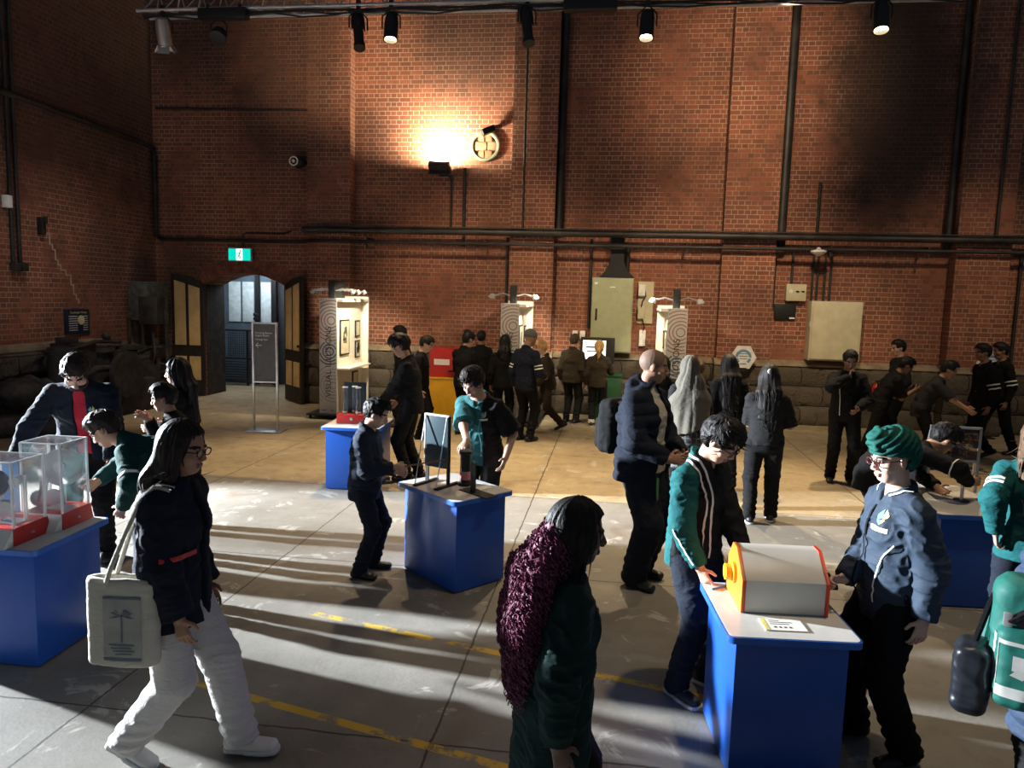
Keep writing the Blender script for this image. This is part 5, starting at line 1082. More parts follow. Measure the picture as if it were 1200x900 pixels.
def hair(p, root, kind, mat_, h, length=.35, w=1.0, amp=.006, fringe=0.0, vol=1.0, name='hair', side=0.0, locks=0):
    k, R = p.k, p.Hd; H_ = lambda x, y, z: hp(p, x, y, z); lo = p.hc - .3; hi = p.hc + .28
    lo[2] -= length + .1 if kind in ('long', 'pony') else 0; lo = np.minimum(lo, p.C - .3); V = Vol(lo, hi, h); dn = A3(0, 0, -1)
    t = .016 * vol
    V.add(el(H_(0, -.012, .032), A3(.078 + t * .6, .098 + t, .087 + t) * k, R), 0)
    if kind in ('short', 'fade'):
        V.add(el(H_(0, .018, .085), A3(.066, .078, .035 + .02 * vol) * k, R), .03)
        V.add(el(H_(0, -.07, -.01), A3(.064, .035, .06) * k, R), .02)
    elif kind != 'cap': V.add(el(H_(0, -.05, .0), A3(.082, .065, .09) * k, R), .03)
    # keep the face, ears and nape clear
    zf = .068 - fringe; V.sub(bx(H_(0, .13, zf - .15), A3(.12, .088, .15) * k, R @ Rx(-8), .02 * k), .012)
    if kind in ('short', 'fade', 'pony', 'bun'):
        for sd in (1, -1): V.sub(bx(H_(.10 * sd, .012, -.085), A3(.045, .05, .095) * k, R, .012 * k), .006)
        V.sub(bx(H_(0, -.03, -.20), A3(.2, .16, .125) * k, R @ Rx(10), .02 * k), .012)
    if kind == 'long':
        a = H_(0, -.055, -.02); nb = p.N - p.fw * .085 * p.s + p.up * .02 * p.s; V.add(ec(a, nb, R[:, 0], .082 * k * w, .058 * k, .088 * k * w, .050 * k), .03)
        e = nb + unit(-p.up + dn * .6) * length - p.fw * .03 + A3(side, 0, 0); V.add(ec(nb, e, p.ux, .09 * k * w, .048 * k, .075 * k * w, .030 * k), .03)
        for sd in (1, -1): V.add(ec(H_(.072 * sd, .0, .02), H_(.078 * sd, -.015, -.13), R[:, 1], .05 * k, .02 * k, .045 * k, .022 * k), .02)
        V.sub(rc(p.N + p.fw * .06 * p.s, H_(0, .07, -.08), .062 * k, .072 * k), .01)
    if kind == 'pony':
        a = H_(0, -.105, .03); V.add(el(a, A3(.035, .035, .035) * k), .01); b = a - R[:, 1] * .035 + dn * length * .35; e = b + dn * length * .65 + R[:, 1] * .015; V.add(rc(a, b, .034 * k, .040 * k), .01); V.add(rc(b, e, .040 * k, .016 * k), .01)
    if kind == 'bun': V.add(el(H_(0, -.075, .10), A3(.048, .048, .045) * k, R), .01)
    P, F = V.mesh(); n0 = len(P)
    if locks:
        zmin = (lambda l: l[:, 2] > -.03) if kind in ('short', 'fade') else (lambda l: l[:, 2] < .085)
        P, F = with_locks(P, F, p, locks, (.045 * vol ** .5 if kind == 'short' else .022 if kind == 'fade' else .13), (.0062 if kind != 'long' else .0055), 'short' if kind in ('short', 'fade', 'bun') else 'long', 3, .32 if kind == 'short' else .06, zmin)
    def disp(q):
        l = ((q - p.hc) @ R) / k; ang = np.arctan2(l[:, 0], l[:, 1] + .02)
        if kind in ('short', 'fade'): return amp * 1.8 * (vnoise(np.stack([l[:, 0] * 60, l[:, 1] * 45, l[:, 2] * 40], 1), 3) - .4) * (np.arange(len(q)) < n0)
        return amp * 1.8 * (vnoise(np.stack([ang * 9, l[:, 2] * 6, l[:, 1] * 6], 1), 4) - .5) * (np.arange(len(q)) < n0)
    return bmesh_obj(name, P, F, mat_, root, None, disp)
def beard(p, root, mat_, h):
    k, R = p.k, p.Hd; H_ = lambda x, y, z: hp(p, x, y, z); V = Vol(p.hc - .2, p.hc + .2, h)
    V.add(el(H_(0, .030, -.075), A3(.066, .066, .058) * k, R), 0); V.sub(bx(H_(0, .05, .02), A3(.1, .1, .062) * k, R, .02 * k), .01); V.sub(el(H_(0, .10, -.064), A3(.022, .03, .011) * k, R), .004); V.sub(bx(H_(0, -.08, -.05), A3(.2, .07, .2) * k, R, .01), .01)
    V.add(rc(H_(-.024, .090, -.050), H_(.024, .090, -.050), .007 * k, .007 * k), .004); P, F = V.mesh(); return bmesh_obj('beard', P, F, mat_, root, None, folds(.005, (60, 60, 30)))
def glasses(p, root, m, lens=None):
    k, R = p.k, p.Hd; q = MB(); H_ = lambda x, y, z: hp(p, x, y, z)
    for sd in (1, -1):
        q.tube([H_(.031 * sd + .024 * math.cos(a), .104 - .006 * math.cos(a) * sd * sd * 0, .001 + .017 * math.sin(a)) for a in np.linspace(0, 6.283, 17)[:-1]], .0028 * k, 6, True); q.tube([H_(.055 * sd, .102, .006), H_(.074 * sd, .06, .007), H_(.079 * sd, -.01, .006)], .0028 * k, 6)
    q.tube([H_(-.008, .106, .004), H_(0, .109, .007), H_(.008, .106, .004)], .0025 * k, 6); g = put('glasses', q, m, root)
    if lens is not None:
        q = MB()
        for sd in (1, -1): q.lathe([(.0, -.001), (.0225 * k, -.001), (.0225 * k, .001), (0, .001)], H_(.031 * sd, .104, .001), Matrix((R @ Rx(90)).tolist()), 16)
        put('lens', q, lens, g)
    return g
def person(label, pose, tone, h=.008, female=False, brow=(.02, .013, .01)):
    r = thing('person', label, 'person', (pose.x, pose.y, 0), pose.face - 90, 'people visiting the exhibits'); body_mesh(pose, r, tone, h, female, brow); return r
def bvh(o):
    me = o.data; return BVHTree.FromPolygons([v.co[:] for v in me.vertices], [pp.vertices[:] for pp in me.polygons])
def ribbon(name, obj, pts, w, m, parent=None, off=.003):   # a strip of trim lying on a garment's surface
    T = bvh(obj); P = []
    for a, b in zip(pts[:-1], pts[1:]):
        n = max(2, int(np.linalg.norm(np.array(b) - np.array(a)) / .02))
        P += [np.array(a) + (np.array(b) - np.array(a)) * i / n for i in range(n)]
    P.append(np.array(pts[-1])); L = []; Nn = []
    for q in P:
        l, nn, _, _ = T.find_nearest(Vector(q)); L.append(l); Nn.append(nn)
    q = MB(); vs = []; n = len(L)
    Nn = [sum((Nn[max(0, min(n - 1, i + j))] for j in (-2, -1, 0, 1, 2)), Vector()).normalized() for i in range(n)]
    off_ = off + .002
    Ls = [sum((L[max(0, min(n - 1, i + j))] for j in range(-5, 6)), Vector()) / 11 for i in range(n)]
    Ls = [Ls[i] + Nn[i] * (L[i] - Ls[i]).dot(Nn[i]) for i in range(n)]; L = [L[0]] + Ls[1:-1] + [L[-1]]; off = off_
    for i in range(n):
        t = (L[min(n - 1, i + 1)] - L[max(0, i - 1)]); u = t.cross(Nn[i])
        if u.length < 1e-6: u = Vector((1, 0, 0))
        u.normalize(); vs += [L[i] + Nn[i] * off - u * w / 2, L[i] + Nn[i] * (off + .0015), L[i] + Nn[i] * off + u * w / 2]
    fs = []
    for i in range(n - 1): a = 3 * i; fs += [(a, a + 1, a + 4, a + 3), (a + 1, a + 2, a + 5, a + 4)]
    q.add(vs, fs); return put(name, q, m, parent or obj)
def decal(name, obj, c, nrm, up, polys, m, off=.004, parent=None):   # small flat shapes (in metres) pressed on a garment's surface
    T = bvh(obj); c = Vector(c); nrm = Vector(nrm).normalized(); up = Vector(up); r = up.cross(nrm).normalized(); up = nrm.cross(r); q = MB()
    def at(a, b):
        hit = T.ray_cast(c + r * a + up * b + nrm * .25, -nrm, .5); return (hit[0] if hit[0] is not None else c + r * a + up * b) + nrm * off
    for poly in polys:
        if len(poly) == 4:
            A_, B_, C_, D_ = [np.array(v) for v in poly]; n1 = max(1, int(max(np.linalg.norm(B_ - A_), np.linalg.norm(C_ - D_)) / .015)); n2 = max(1, int(max(np.linalg.norm(D_ - A_), np.linalg.norm(C_ - B_)) / .015))
            vs = [at(*((A_ * (1 - s_) + B_ * s_) * (1 - t_) + (D_ * (1 - s_) + C_ * s_) * t_)) for t_ in np.linspace(0, 1, n2 + 1) for s_ in np.linspace(0, 1, n1 + 1)]
            q.add(vs, [(y * (n1 + 1) + x, y * (n1 + 1) + x + 1, (y + 1) * (n1 + 1) + x + 1, (y + 1) * (n1 + 1) + x) for y in range(n2) for x in range(n1)])
        else: q.add([at(*v) for v in poly], [tuple(range(len(poly)))])
    return put(name, q, m, parent or obj)
def rect(x0, y0, x1, y1): return [(x0, y0), (x1, y0), (x1, y1), (x0, y1)]
# ------------------------------------------------------------------ who is in the hall
navy = cloth('cloth_navy', (.012, .016, .027)); nav2 = cloth('cloth_navy_blue', (.020, .027, .042)); blk = cloth('cloth_black', (.007, .007, .008)); blk2 = cloth('cloth_soft_black', (.012, .012, .013))
grn_d = cloth('cloth_bottle_green', (.008, .045, .042)); teal = cloth('cloth_teal', (.009, .085, .09)); polo_t = cloth('cloth_polo_teal', (.035, .14, .155)); red_c = cloth('cloth_red', (.50, .03, .05)); cream_c = cloth('cloth_cream', (.50, .46, .38)); white_c = cloth('cloth_white', (.60, .585, .57), var=.04)
greyscarf = cloth('cloth_grey_scarf', (.105, .096, .080)); greyb = cloth('cloth_grey', (.13, .13, .13)); brown_c = cloth('cloth_dark_brown', (.035, .026, .018)); charcoal = cloth('cloth_charcoal', (.022, .022, .024)); puffblue = cloth('cloth_puffer_blue', (.055, .085, .15), .6)
softshell = cloth('softshell_navy', (.030, .045, .070), .7, .12); trim_w = plain('trim_white', (.75, .74, .70), .6); green_hat = cloth('cloth_turban_green', (.008, .075, .062), .75)
bhair = hairmat('hair_black', (.006, .005, .005)); dbrown = hairmat('hair_dark_brown', (.014, .009, .007)); brownh = hairmat('hair_brown', (.06, .035, .02)); blond = hairmat('hair_blond', (.36, .22, .08)); purple = hairmat('hair_purple', (.085, .018, .042), (.27, .075, .135)); shaved = hairmat('hair_shaved', (.19, .125, .09), (.24, .16, .12)); grey_stub = hairmat('hair_brown_short', (.035, .022, .014))
shb = plain('shoe_black', (.010, .010, .011), .5); shn = plain('shoe_navy', (.025, .032, .045), .55); shw_ = plain('shoe_white', (.75, .74, .72), .5, var=.04); sole_w = plain('sole_pale', (.6, .6, .6), .6); black_frame = plain('spectacle_black', (.008, .008, .009), .3); red_frame = plain('spectacle_red', (.09, .010, .012), .3)
lens_m = lens_glass(); gold = plain('emblem_gold', (.60, .42, .08), .5); cyan = plain('emblem_blue', (.10, .38, .50), .5)
leaf_e = [(-.022, .0), (-.012, -.02), (.002, -.03), (.002, .0), (-.004, .022)]; leaf_f = [(.004, -.03), (.018, -.018), (.022, .004), (.010, .024), (.004, .0)]
def emblem(j, p, sd=-1, sc_=1.0, off=.004):
    c = p.C + p.up * .075 * p.s + p.ux * .075 * sd * p.s; n = p.fw
    m = lambda P: [(a * sc_, b * sc_) for a, b in P]
    e = decal('emblem', j, c, n, p.up, [m(leaf_e)], cyan, off); decal('emblem', j, c, n, p.up, [m(leaf_f)], gold, off); decal('emblem_text', j, c, n, p.up, [m(rect(-.035, -.052, .035, -.036))], trim_w, off)
def piping(j, p, sd=-1, w=.008):   # white line from the shoulder down the jacket front
    a = p.S[sd] - p.ux * .05 * sd + p.fw * .12 * p.s + p.up * .05 * p.s; b = p.C + p.ux * .11 * sd * p.s + p.fw * .16 * p.s; c = p.P + p.ux * .10 * sd * p.s + p.fw * .18 * p.s - A3(0, 0, .05); return ribbon('piping', j, [a, b, c], w, trim_w)
def collar_tip(j, p, w=.012):
    a = p.N + p.fw * .10 * p.s - p.up * .03 * p.s
    for sd in (1, -1): ribbon('collar_trim', j, [p.N + p.ux * .12 * sd * p.s + p.up * .03 * p.s, p.N + p.ux * .055 * sd * p.s + p.fw * .1 * p.s - p.up * .01 * p.s], w, trim_w)
def armband(j, p, sd, ts, w=.016):
    S, E = p.S[sd], p.E[sd]
    for t in ts:
        c = S + (E - S) * t; ax = unit(E - S); u = unit(np.cross(ax, (0.2, 1, 0.1))); v = np.cross(ax, u); out = []
        for a in np.linspace(-1.9, 1.9, 14):
            o = unit(p.ux * sd - ax * (p.ux @ ax) * sd); w2 = np.cross(ax, o); out.append(c + (o * math.cos(a) + w2 * math.sin(a)) * .09 * p.s)
        ribbon('sleeve_stripe', j, out, w, trim_w)
NEAR, MID, FAR = .007, .009, .0115
def std(label, pose, tone, hk, hm, jm, tm, hem=.12, lod=MID, sleeve=1.0, add=.018, shoe=shb, sole=None, hlen=.35, hvol=1.0, female=False, hood=False, collar=None, loose=.008, jname='jacket', fringe=0, locks=None, hw=1.0, hamp=.006, **kw):
    r = person(label, pose, tone, lod * .85, female); j = top(pose, r, jname, jm, lod, add=add, hem=hem * pose.s, sleeve=sleeve, hood=hood, collar=collar, **kw); trousers(pose, r, tm, lod, loose); shoes(pose, r, shoe, lod, sole)
    if hk: hair(pose, r, hk, hm, lod * .85, hlen, vol=hvol, w=hw, amp=hamp, fringe=fringe, locks=locks if locks is not None else (260 if lod < .0095 else 90))
    return r, j
W = lambda *a: ('w', *a)

# --- left table group
p = make_pose(-4.30, 5.58, 296, 1.90, lean=24, curl=12, nod=44, turn=4, fat=1.22, hL=W(-3.86, 5.24, .92), hR=W(-4.62, 5.14, .92), eL=(-.7, -1, -.1), eR=(.9, -.6, .1), shw=1.12)
r, j = std('bearded man in a navy jacket and red shirt bending over the clear cases', p, 'light', 'short', dbrown, navy, blk, lod=.008, opened=.055, add=.024, hvol=1.5)
top(p, r, 'shirt', red_c, .008, add=.006, hem=.08, sleeve=.4); beard(p, r, dbrown, .006); emblem(j, p)
p = make_pose(-3.12, 4.84, 190, 1.70, lean=50, curl=14, nod=38, hip=(0, -.08, -.03), hL=W(-3.28, 4.56, .80), hR=W(-3.60, 4.74, .92), eL=(-.6, -.5, .3), eR=(.5, -.3, .3), fL=(-.12, -.15), fR=(.12, .12))
r, j = std('boy in a bottle green jacket bent low with his face at the clear case', p, 'tan', 'short', dbrown, grn_d, navy, lod=.007, collar=.04); emblem(j, p, -1); piping(j, p, -1, .012); armband(j, p, -1, (.80,), .02); collar_tip(j, p)
p = make_pose(-4.02, 6.5, 192, 1.63, nod=6, hR=W(-4.25, 6.6, 1.0), hL=W(-4.25, 6.35, 1.0))
r, j = std('girl with long curly black hair in dark clothes looking left by the clear cases', p, 'light', 'long', bhair, blk, blk, hlen=.30, female=True, locks=60, hamp=.020, hw=1.15, lod=.008)
p = make_pose(-3.58, 5.80, 196, 1.50, lean=14, nod=12, hR=W(-3.86, 5.74, 1.20), hL=W(-3.82, 5.57, .95), eR=(.6, -.6, -.6), dirR=(-.2, .6, .4))
r, j = std('smiling child with short black hair raising a hand behind the bending boy', p, 'tan', 'short', bhair, blk, blk, lod=.008)

# --- woman walking with a tote bag
p = make_pose(-2.05, 3.19, 4, 1.68, nod=8, lean=3, turn=-6, fR=W(-2.24, 3.10, 0), fL=W(-1.74, 3.27, 0), heelR=24, hR=W(-1.90, 3.01, .78), hL=W(-2.0, 3.40, .82), eR=(.6, -1, 0), dirR=(.1, .3, -1), kneeR=(.1, 1, 0), toeL=4, toeR=-4)
r = person('woman with long dark hair walking right in white trousers and a dark jacket', p, 'tan', .006, True); j = top(p, r, 'jacket', navy, NEAR, add=.045, hem=.17, opened=.03, flare=.035, cuff=.05); top(p, r, 'shirt', blk2, NEAR, add=.008, hem=.04, sleeve=.4)
trousers(p, r, white_c, NEAR, loose=.028, amp=.0065, hemz=.03); shoes(p, r, shw_, .006, sole_w, white); hair(p, r, 'long', dbrown, .006, .22, w=1.08, locks=420); glasses(p, r, black_frame, lens_m)
ribbon('red_band', j, [p.P + A3(.10, .20, .18), p.P + A3(.17, .14, .18), p.P + A3(.2, .05, .18)], .022, redm)
wl = p
# --- boy with a rod
p = make_pose(-1.96, 5.72, 2, 1.46, nod=22, lean=3, hR=W(-1.70, 5.66, .93), hL=W(-1.72, 5.80, .86), eR=(.4, -1, -.4), fL=W(-1.93, 5.86, 0), fR=W(-1.97, 5.62, 0), dirR=(.05, 1, .05), dirL=(.1, 1, -.1), curlR=70, curlL=60, palmR=(-.6, 0, -.6))
r, j = std('short boy in a navy puffer jacket pointing a thin rod at the grey board', p, 'light', 'short', bhair, nav2, navy, lod=.007, collar=.05, puff=.008, add=.024, hem=.16, hvol=1.1, shoe=shb)
m = MB(); m.cyl((-1.66, 5.665, .93), (-1.30, 5.72, 1.0), .006, n=8); tag(put('pointing_rod', m, plain('rod_brown', (.22, .06, .04), .5)), 'thin brown rod held by the boy in the navy puffer jacket', 'rod')
# --- boy in the polo shirt behind the centre table
p = make_pose(-1.14, 6.58, 258, 1.72, nod=32, turn=-12, lean=14, hR=W(-1.19, 6.06, 1.09), hL=W(-.90, 6.36, .90), eR=(.6, -.4, -.6), eL=(-.5, -1, 0), dirR=(0.1, .8, -.5), palmR=(0, -.2, -1), curlR=25, curlL=30)
def pslot(C, p=p): return np.where(((C - p.C) @ p.ux) < -.055, 1, 0)
r = person('boy in a teal and black polo shirt resting a hand on the black canister', p, 'light', .0065); j = top(p, r, 'polo_shirt', [polo_t, blk2], NEAR, add=.024, hem=.13, sleeve=.46, wide=.018, collar=.02, slot=pslot, amp=.014); trousers(p, r, charcoal, NEAR, .012); shoes(p, r, shb, .009); hair(p, r, 'short', dbrown, .006, vol=1.7, locks=340); emblem(j, p, -1, 1.0)
ribbon('seam_line', j, [p.S[-1] - p.ux * -.05 + p.fw * .14, p.C - p.ux * .055 + p.fw * .2, p.P - p.ux * .055 + p.fw * .22], .006, cyan)
# --- tall boy in the black hoodie
p = make_pose(-2.46, 8.9, 186, 1.83, nod=26, lean=6, hL=W(-2.84, 8.72, .92), hR=W(-2.70, 9.1, .95), fL=(-.10, .02), fR=(.10, -.1))
r, j = std('tall boy in a black sweatshirt looking down at the tube exhibit', p, 'tan', 'short', bhair, blk, blk, lod=.0085, collar=.03, add=.026, hvol=1.9, amp=.012); decal('emblem', j, p.C + p.up * .08 - p.ux * .075, p.fw, p.up, [leaf_e, rect(-.02, -.045, .02, -.034)], trim_w)

# --- people by the back wall, left to right
def far(label, x, y, face, H, tone='tan', hk='short', hm=bhair, jm=blk, tm=blk, **kw):
    pk = {k: kw.pop(k) for k in list(kw) if k in ('lean', 'curl', 'nod', 'turn', 'hL', 'hR', 'eL', 'eR', 'fL', 'fR', 'fat', 'side', 'twist', 'hip', 'dirL', 'dirR', 'heelL', 'heelR', 'tilt', 'curlL', 'curlR')}
    p = make_pose(x, y, face, H, **pk); r, j = std(label, p, tone, hk, hm, jm, tm, lod=kw.pop('lod', FAR), **kw); return p, r, j
far('person with short black hair behind the tall boy, facing left', -3.62, 12.5, 175, 1.76, 'light')
far('person with dark hair behind the tall boy, facing right', -3.05, 11.6, 5, 1.66, 'light', nod=24)
p, r, j = far('girl with her hair in a bun beside the red box', -2.44, 12.1, 70, 1.73, 'light', 'bun', nod=18, turn=-35, hL=(-.12, .32, 1.05), hR=(.15, .3, 1.05), hlen=.1, collar=.04); piping(j, p, -1)
p, r, j = far('person partly hidden between the bun girl and the black hooded girl', -2.47, 13.75, 110, 1.66, 'brown', 'fade', turn=-20); collar_tip(j, p)
far('girl in black with covered black hair seen from behind', -1.84, 12.55, 95, 1.66, 'tan', 'long', hlen=.12, hood=True)
p, r, j = far('boy in a grey beanie and striped jacket sleeves by the middle banner', -1.38, 11.85, 62, 1.80, 'tan', None, nod=14, turn=-22, hR=(.2, .25, 1.05), collar=.04, jm=navy); armband(j, p, 1, (.62, .78), .018); armband(j, p, -1, (.62, .78), .018)
V = Vol(p.hc - .2, p.hc + .25, .008); V.add(el(hp(p, 0, -.015, .05), A3(.086, .108, .094) * p.k, p.Hd), 0); V.cut(hp(p, 0, 0, .03), p.Hd @ A3(0, .25, -1)); V.add(capped(el(hp(p, 0, -.012, .04), A3(.092, .113, .06) * p.k, p.Hd), hp(p, 0, 0, .022), p.Hd @ A3(0, .25, -1)), .004); P_, F_ = V.mesh(); bmesh_obj('beanie', P_, F_, greyb, r)
p, r, j = far('child with a tan beanie and blond hair walking left', -1.12, 12.9, 183, 1.57, 'light', 'short', blond, brown_c, brown_c, nod=18, lean=8, fL=(-.1, -.28, .03), fR=(.1, .28), hL=(-.22, .18, .82), hR=(.2, .2, .85), collar=.05, heelL=25, shoe=shb, add=.03); collar_tip(j, p)
V = Vol(p.hc - .2, p.hc + .25, .008); V.add(el(hp(p, 0, -.012, .055), A3(.088, .106, .090) * p.k, p.Hd), 0); V.cut(hp(p, 0, 0, .035), p.Hd @ A3(0, .15, -1)); P_, F_ = V.mesh(); bmesh_obj('beanie', P_, F_, cloth('cloth_tan', (.30, .20, .09)), r)
p, r, j = far('boy in a brown jacket with a white collar line facing the screen', -.74, 13.75, 70, 1.66, 'tan', 'fade', grey_stub, brown_c, blk2, nod=14, collar=.05, add=.03, sole=sole_w); collar_tip(j, p, .02)
p, r, j = far('girl with a blond ponytail standing at the screen', -.26, 13.60, 88, 1.56, 'light', 'pony', blond, brown_c, blk2, hlen=.30, nod=10, hR=(.16, .34, 1.0), collar=.05, sole=sole_w); collar_tip(j, p, .018)
for sd in (1, -1):
    A = p.A[sd]; m = MB(); m.lathe([(.058, .0), (.060, .07)], A3(A[0], A[1], .06), n=16); put('sock', m, white, r)

# --- bald man with a backpack
p = make_pose(.27, 6.05, -32, 1.93, nod=8, turn=28, fat=1.22, hR=W(.45, 5.78, 1.09), hL=W(.58, 5.95, 1.09), eR=(.8, -1, -.2), eL=(-.8, -1, -.2), fL=W(.30, 6.17, 0), fR=W(.24, 5.92, 0), dirR=(-.4, .9, .1), dirL=(.4, .9, .1), curlR=60, curlL=60, palmR=(-1, 0, -.3), palmL=(1, 0, -.3))
r = person('bald man in a black puffer jacket and cream jumper with a black backpack', p, 'tan', .0065); j = top(p, r, 'puffer_jacket', navy, NEAR, add=.046, hem=.16, puff=.012, opened=.085, hood=True, amp=.006); top(p, r, 'jumper', cream_c, NEAR, add=.014, hem=.09, sleeve=.4); trousers(p, r, cloth('cloth_charcoal_blue', (.017, .020, .027)), NEAR, .040, amp=.014); shoes(p, r, shb, .008)
hair(p, r, 'cap', shaved, .006, vol=.12, amp=.001)
q = MB(); q.box(A3(.13, .22, .76), (.018, .012, .34), bevel=.003); put('green_lanyard', q, plain('lanyard_green', (.10, .45, .08), .5), r)
V = Vol(A3(-.3, -.3, -.35), A3(.3, .3, .35), .009); V.add(bx((0, 0, 0), (.155, .085, .225), rd=.06), 0); V.add(bx((0, -.085, -.06), (.12, .045, .13), rd=.04), .02); P_, F_ = V.mesh()
bp = thing('backpack', 'black backpack on the back of the bald man', 'backpack', (.035, 6.21, 1.27), -122); bmesh_obj('body', P_, F_, blk2, bp, None, folds(.012)); m = MB(); m.tube([(-.09, .09, .2), (-.11, .18, .24), (-.12, .22, .16)], .016, 8); m.tube([(.09, .09, .2), (.11, .18, .24), (.12, .22, .16)], .016, 8); put('strap', m, blk, bp); m = MB(); m.box((-.02, -.135, -.12), (.03, .006, .045), bevel=.003); put('badge', m, trim_w, bp)
m = MB(); m.prism([(0, 0), (.14, .03), (.16, -.17), (.02, -.2)], (.53, 5.86, 1.11), (.6, .5, 0), (0, 0, 1), (.006, -.004, 0)); tag(put('leaflet', m, paper), 'white leaflet held in the hands of the bald man', 'leaflet')

# --- headscarf and long hair group
p = make_pose(.86, 8.4, 96, 1.70, nod=8, turn=8, hR=(.14, .25, 1.0), hL=(-.14, .25, 1.0)); r = person('woman in a long grey headscarf and a dark checked skirt seen from behind', p, 'light', .008, True); top(p, r, 'blouse', blk2, .009, add=.02, hem=.08)
V = Vol(p.lo, p.hi, .008); V.add(el(hp(p, 0, -.012, .02), A3(.094, .118, .118) * p.k, p.Hd), 0); V.add(ec(hp(p, 0, -.02, -.05), p.N - p.fw * .02, p.ux, .088, .10, .13, .115), .05); V.add(ec(p.N, p.C - p.fw * .03, p.ux, .15, .12, .22, .14), .05); V.add(ec(p.C - p.fw * .04, p.W - p.fw * .05 + A3(.03, 0, -.16), p.ux, .21, .15, .20, .155), .04); V.sub(el(hp(p, 0, .11, -.02), A3(.06, .07, .085) * p.k, p.Hd), .01); V.cut(p.P + A3(.05, 0, .0), A3(.35, 0, -1)); P_, F_ = V.mesh()
bmesh_obj('headscarf', P_, F_, greyscarf, r, None, lambda q: .022 * (1 - np.abs(2 * vnoise(np.stack([np.arctan2(q[:, 0], q[:, 1]) * 3.2 + q[:, 2] * 1.5, q[:, 2] * 2.0, q[:, 0] * 0], 1), 9) - 1) - .5) + folds(.006)(q))
tk = NT('checked_skirt'); sp = tk.n('ShaderNodeSeparateXYZ'); tk.L(tk.co, sp.inputs[0]); fx = tk.math('FRACT', tk.math('MULTIPLY', sp.outputs[0], 16)); fz = tk.math('FRACT', tk.math('MULTIPLY', sp.outputs[2], 16)); tk.col(tk.mix(tk.math('MAXIMUM', tk.math('LESS_THAN', fx, .25), tk.math('LESS_THAN', fz, .25)), (.02, .021, .023), (.09, .09, .09))); tk.set(Roughness=.9)
V = Vol(p.lo, p.hi, .009); V.add(ec(p.P + A3(0, 0, .1), A3(0, 0, .48), (1, 0, 0), .16, .13, .22, .18), 0); V.cut((0, 0, .48), (0, 0, -1)); P_, F_ = V.mesh(); bmesh_obj('skirt', P_, F_, tk.m, r, None, folds(.012, (14, 14, 2))); trousers(p, r, blk, .009, .0); shoes(p, r, shn, .009, sole_w)
far('person in black behind the headscarf woman and the bald man', .63, 9.7, 80, 1.60, 'tan', 'long', hlen=.2)
far('small child with light brown hair between the headscarf and the long black hair', 1.17, 10.4, 95, 1.50, 'light', 'short', brownh)
p, r, j = far('girl with long straight black hair in black, left of the ponytail woman', 1.42, 9.35, 98, 1.68, 'tan', 'long', hlen=.36, lod=.009, nod=14, hw=1.3)
p = make_pose(1.62, 8.02, 84, 1.68, nod=14, turn=-6, hL=(-.10, .30, 1.02), hR=(.19, .26, 1.0), eR=(.35, -1, -.2), eL=(-.3, -1, -.2), fL=W(1.50, 7.98, 0), fR=W(1.74, 8.1, 0), fat=1.06)
r, j = std('woman in a black short sleeved top with a long dark ponytail seen from behind', p, 'tan', 'long', bhair, blk2, blk, lod=.0085, sleeve=.5, hlen=.28, hw=1.3, hem=.06, wide=.012, loose=.014, sole=sole_w); m = MB(); m.ball(hp(p, 0, -.125, .03), (.02, .012, .03), 8); put('hair_clip', m, steel, r)

# --- boy in glasses at the front table
p = make_pose(.52, 4.40, 318, 1.67, nod=34, lean=4, turn=8, hR=W(.53, 4.13, .83), hL=W(.80, 4.26, .86), eR=(.7, -1, 0), fR=W(.45, 4.25, 0), fL=W(.64, 4.42, 0), dirR=(-.1, .5, -.85), curlR=40)
def gslot(C, p=p):
    s = p.s; o = np.zeros(len(C), int); ds = []
    for sd in (1, -1):
        S, E, Wr = p.S[sd], p.E[sd], p.Wr[sd]
        for a, b in ((S, E), (E, Wr)):
            d = b - a; t = np.clip(((C - a) @ d) / (d @ d), 0, 1); ds.append(np.linalg.norm(C - a - t[:, None] * d, axis=1))
    o[np.minimum(ds[0], ds[1]) < .088 * s] = 1; o[(((C - p.C) @ p.fw) < -.02)] = 1; return o  # left sleeve coloured black for the shade on it; only the right one teal
r = person('boy in glasses and a black jacket with teal sleeves at the front blue table', p, 'light', .0055); j = top(p, r, 'jacket', [blk2, teal], .006, add=.026, hem=.13, collar=.045, slot=gslot, amp=.014, wide=.0); trousers(p, r, navy, NEAR, .012, amp=.014); shoes(p, r, shn, .006, sole_w, plain('lace_grey', (.3, .32, .34), .7)); hair(p, r, 'short', bhair, .0055, vol=1.7, fringe=.012, locks=420); glasses(p, r, black_frame, lens_m)
for o in (.035, .085):
    ribbon('piping', j, [p.N + p.ux * (o + .05) - p.fw * .06 + p.up * .04, p.N + p.ux * (o + .055) + p.fw * .05 + p.up * .03, p.C + p.up * .08 + p.ux * (o + .045) + p.fw * .2, p.W + p.ux * (o + .03) + p.fw * .2, p.P + p.ux * (o + .02) + p.fw * .2 - A3(0, 0, .06)], .014, trim_w)
ribbon('piping', j, [p.E[1] + p.ux * .1, p.Wr[1] + p.ux * .08 + A3(0, 0, .02)], .010, trim_w)
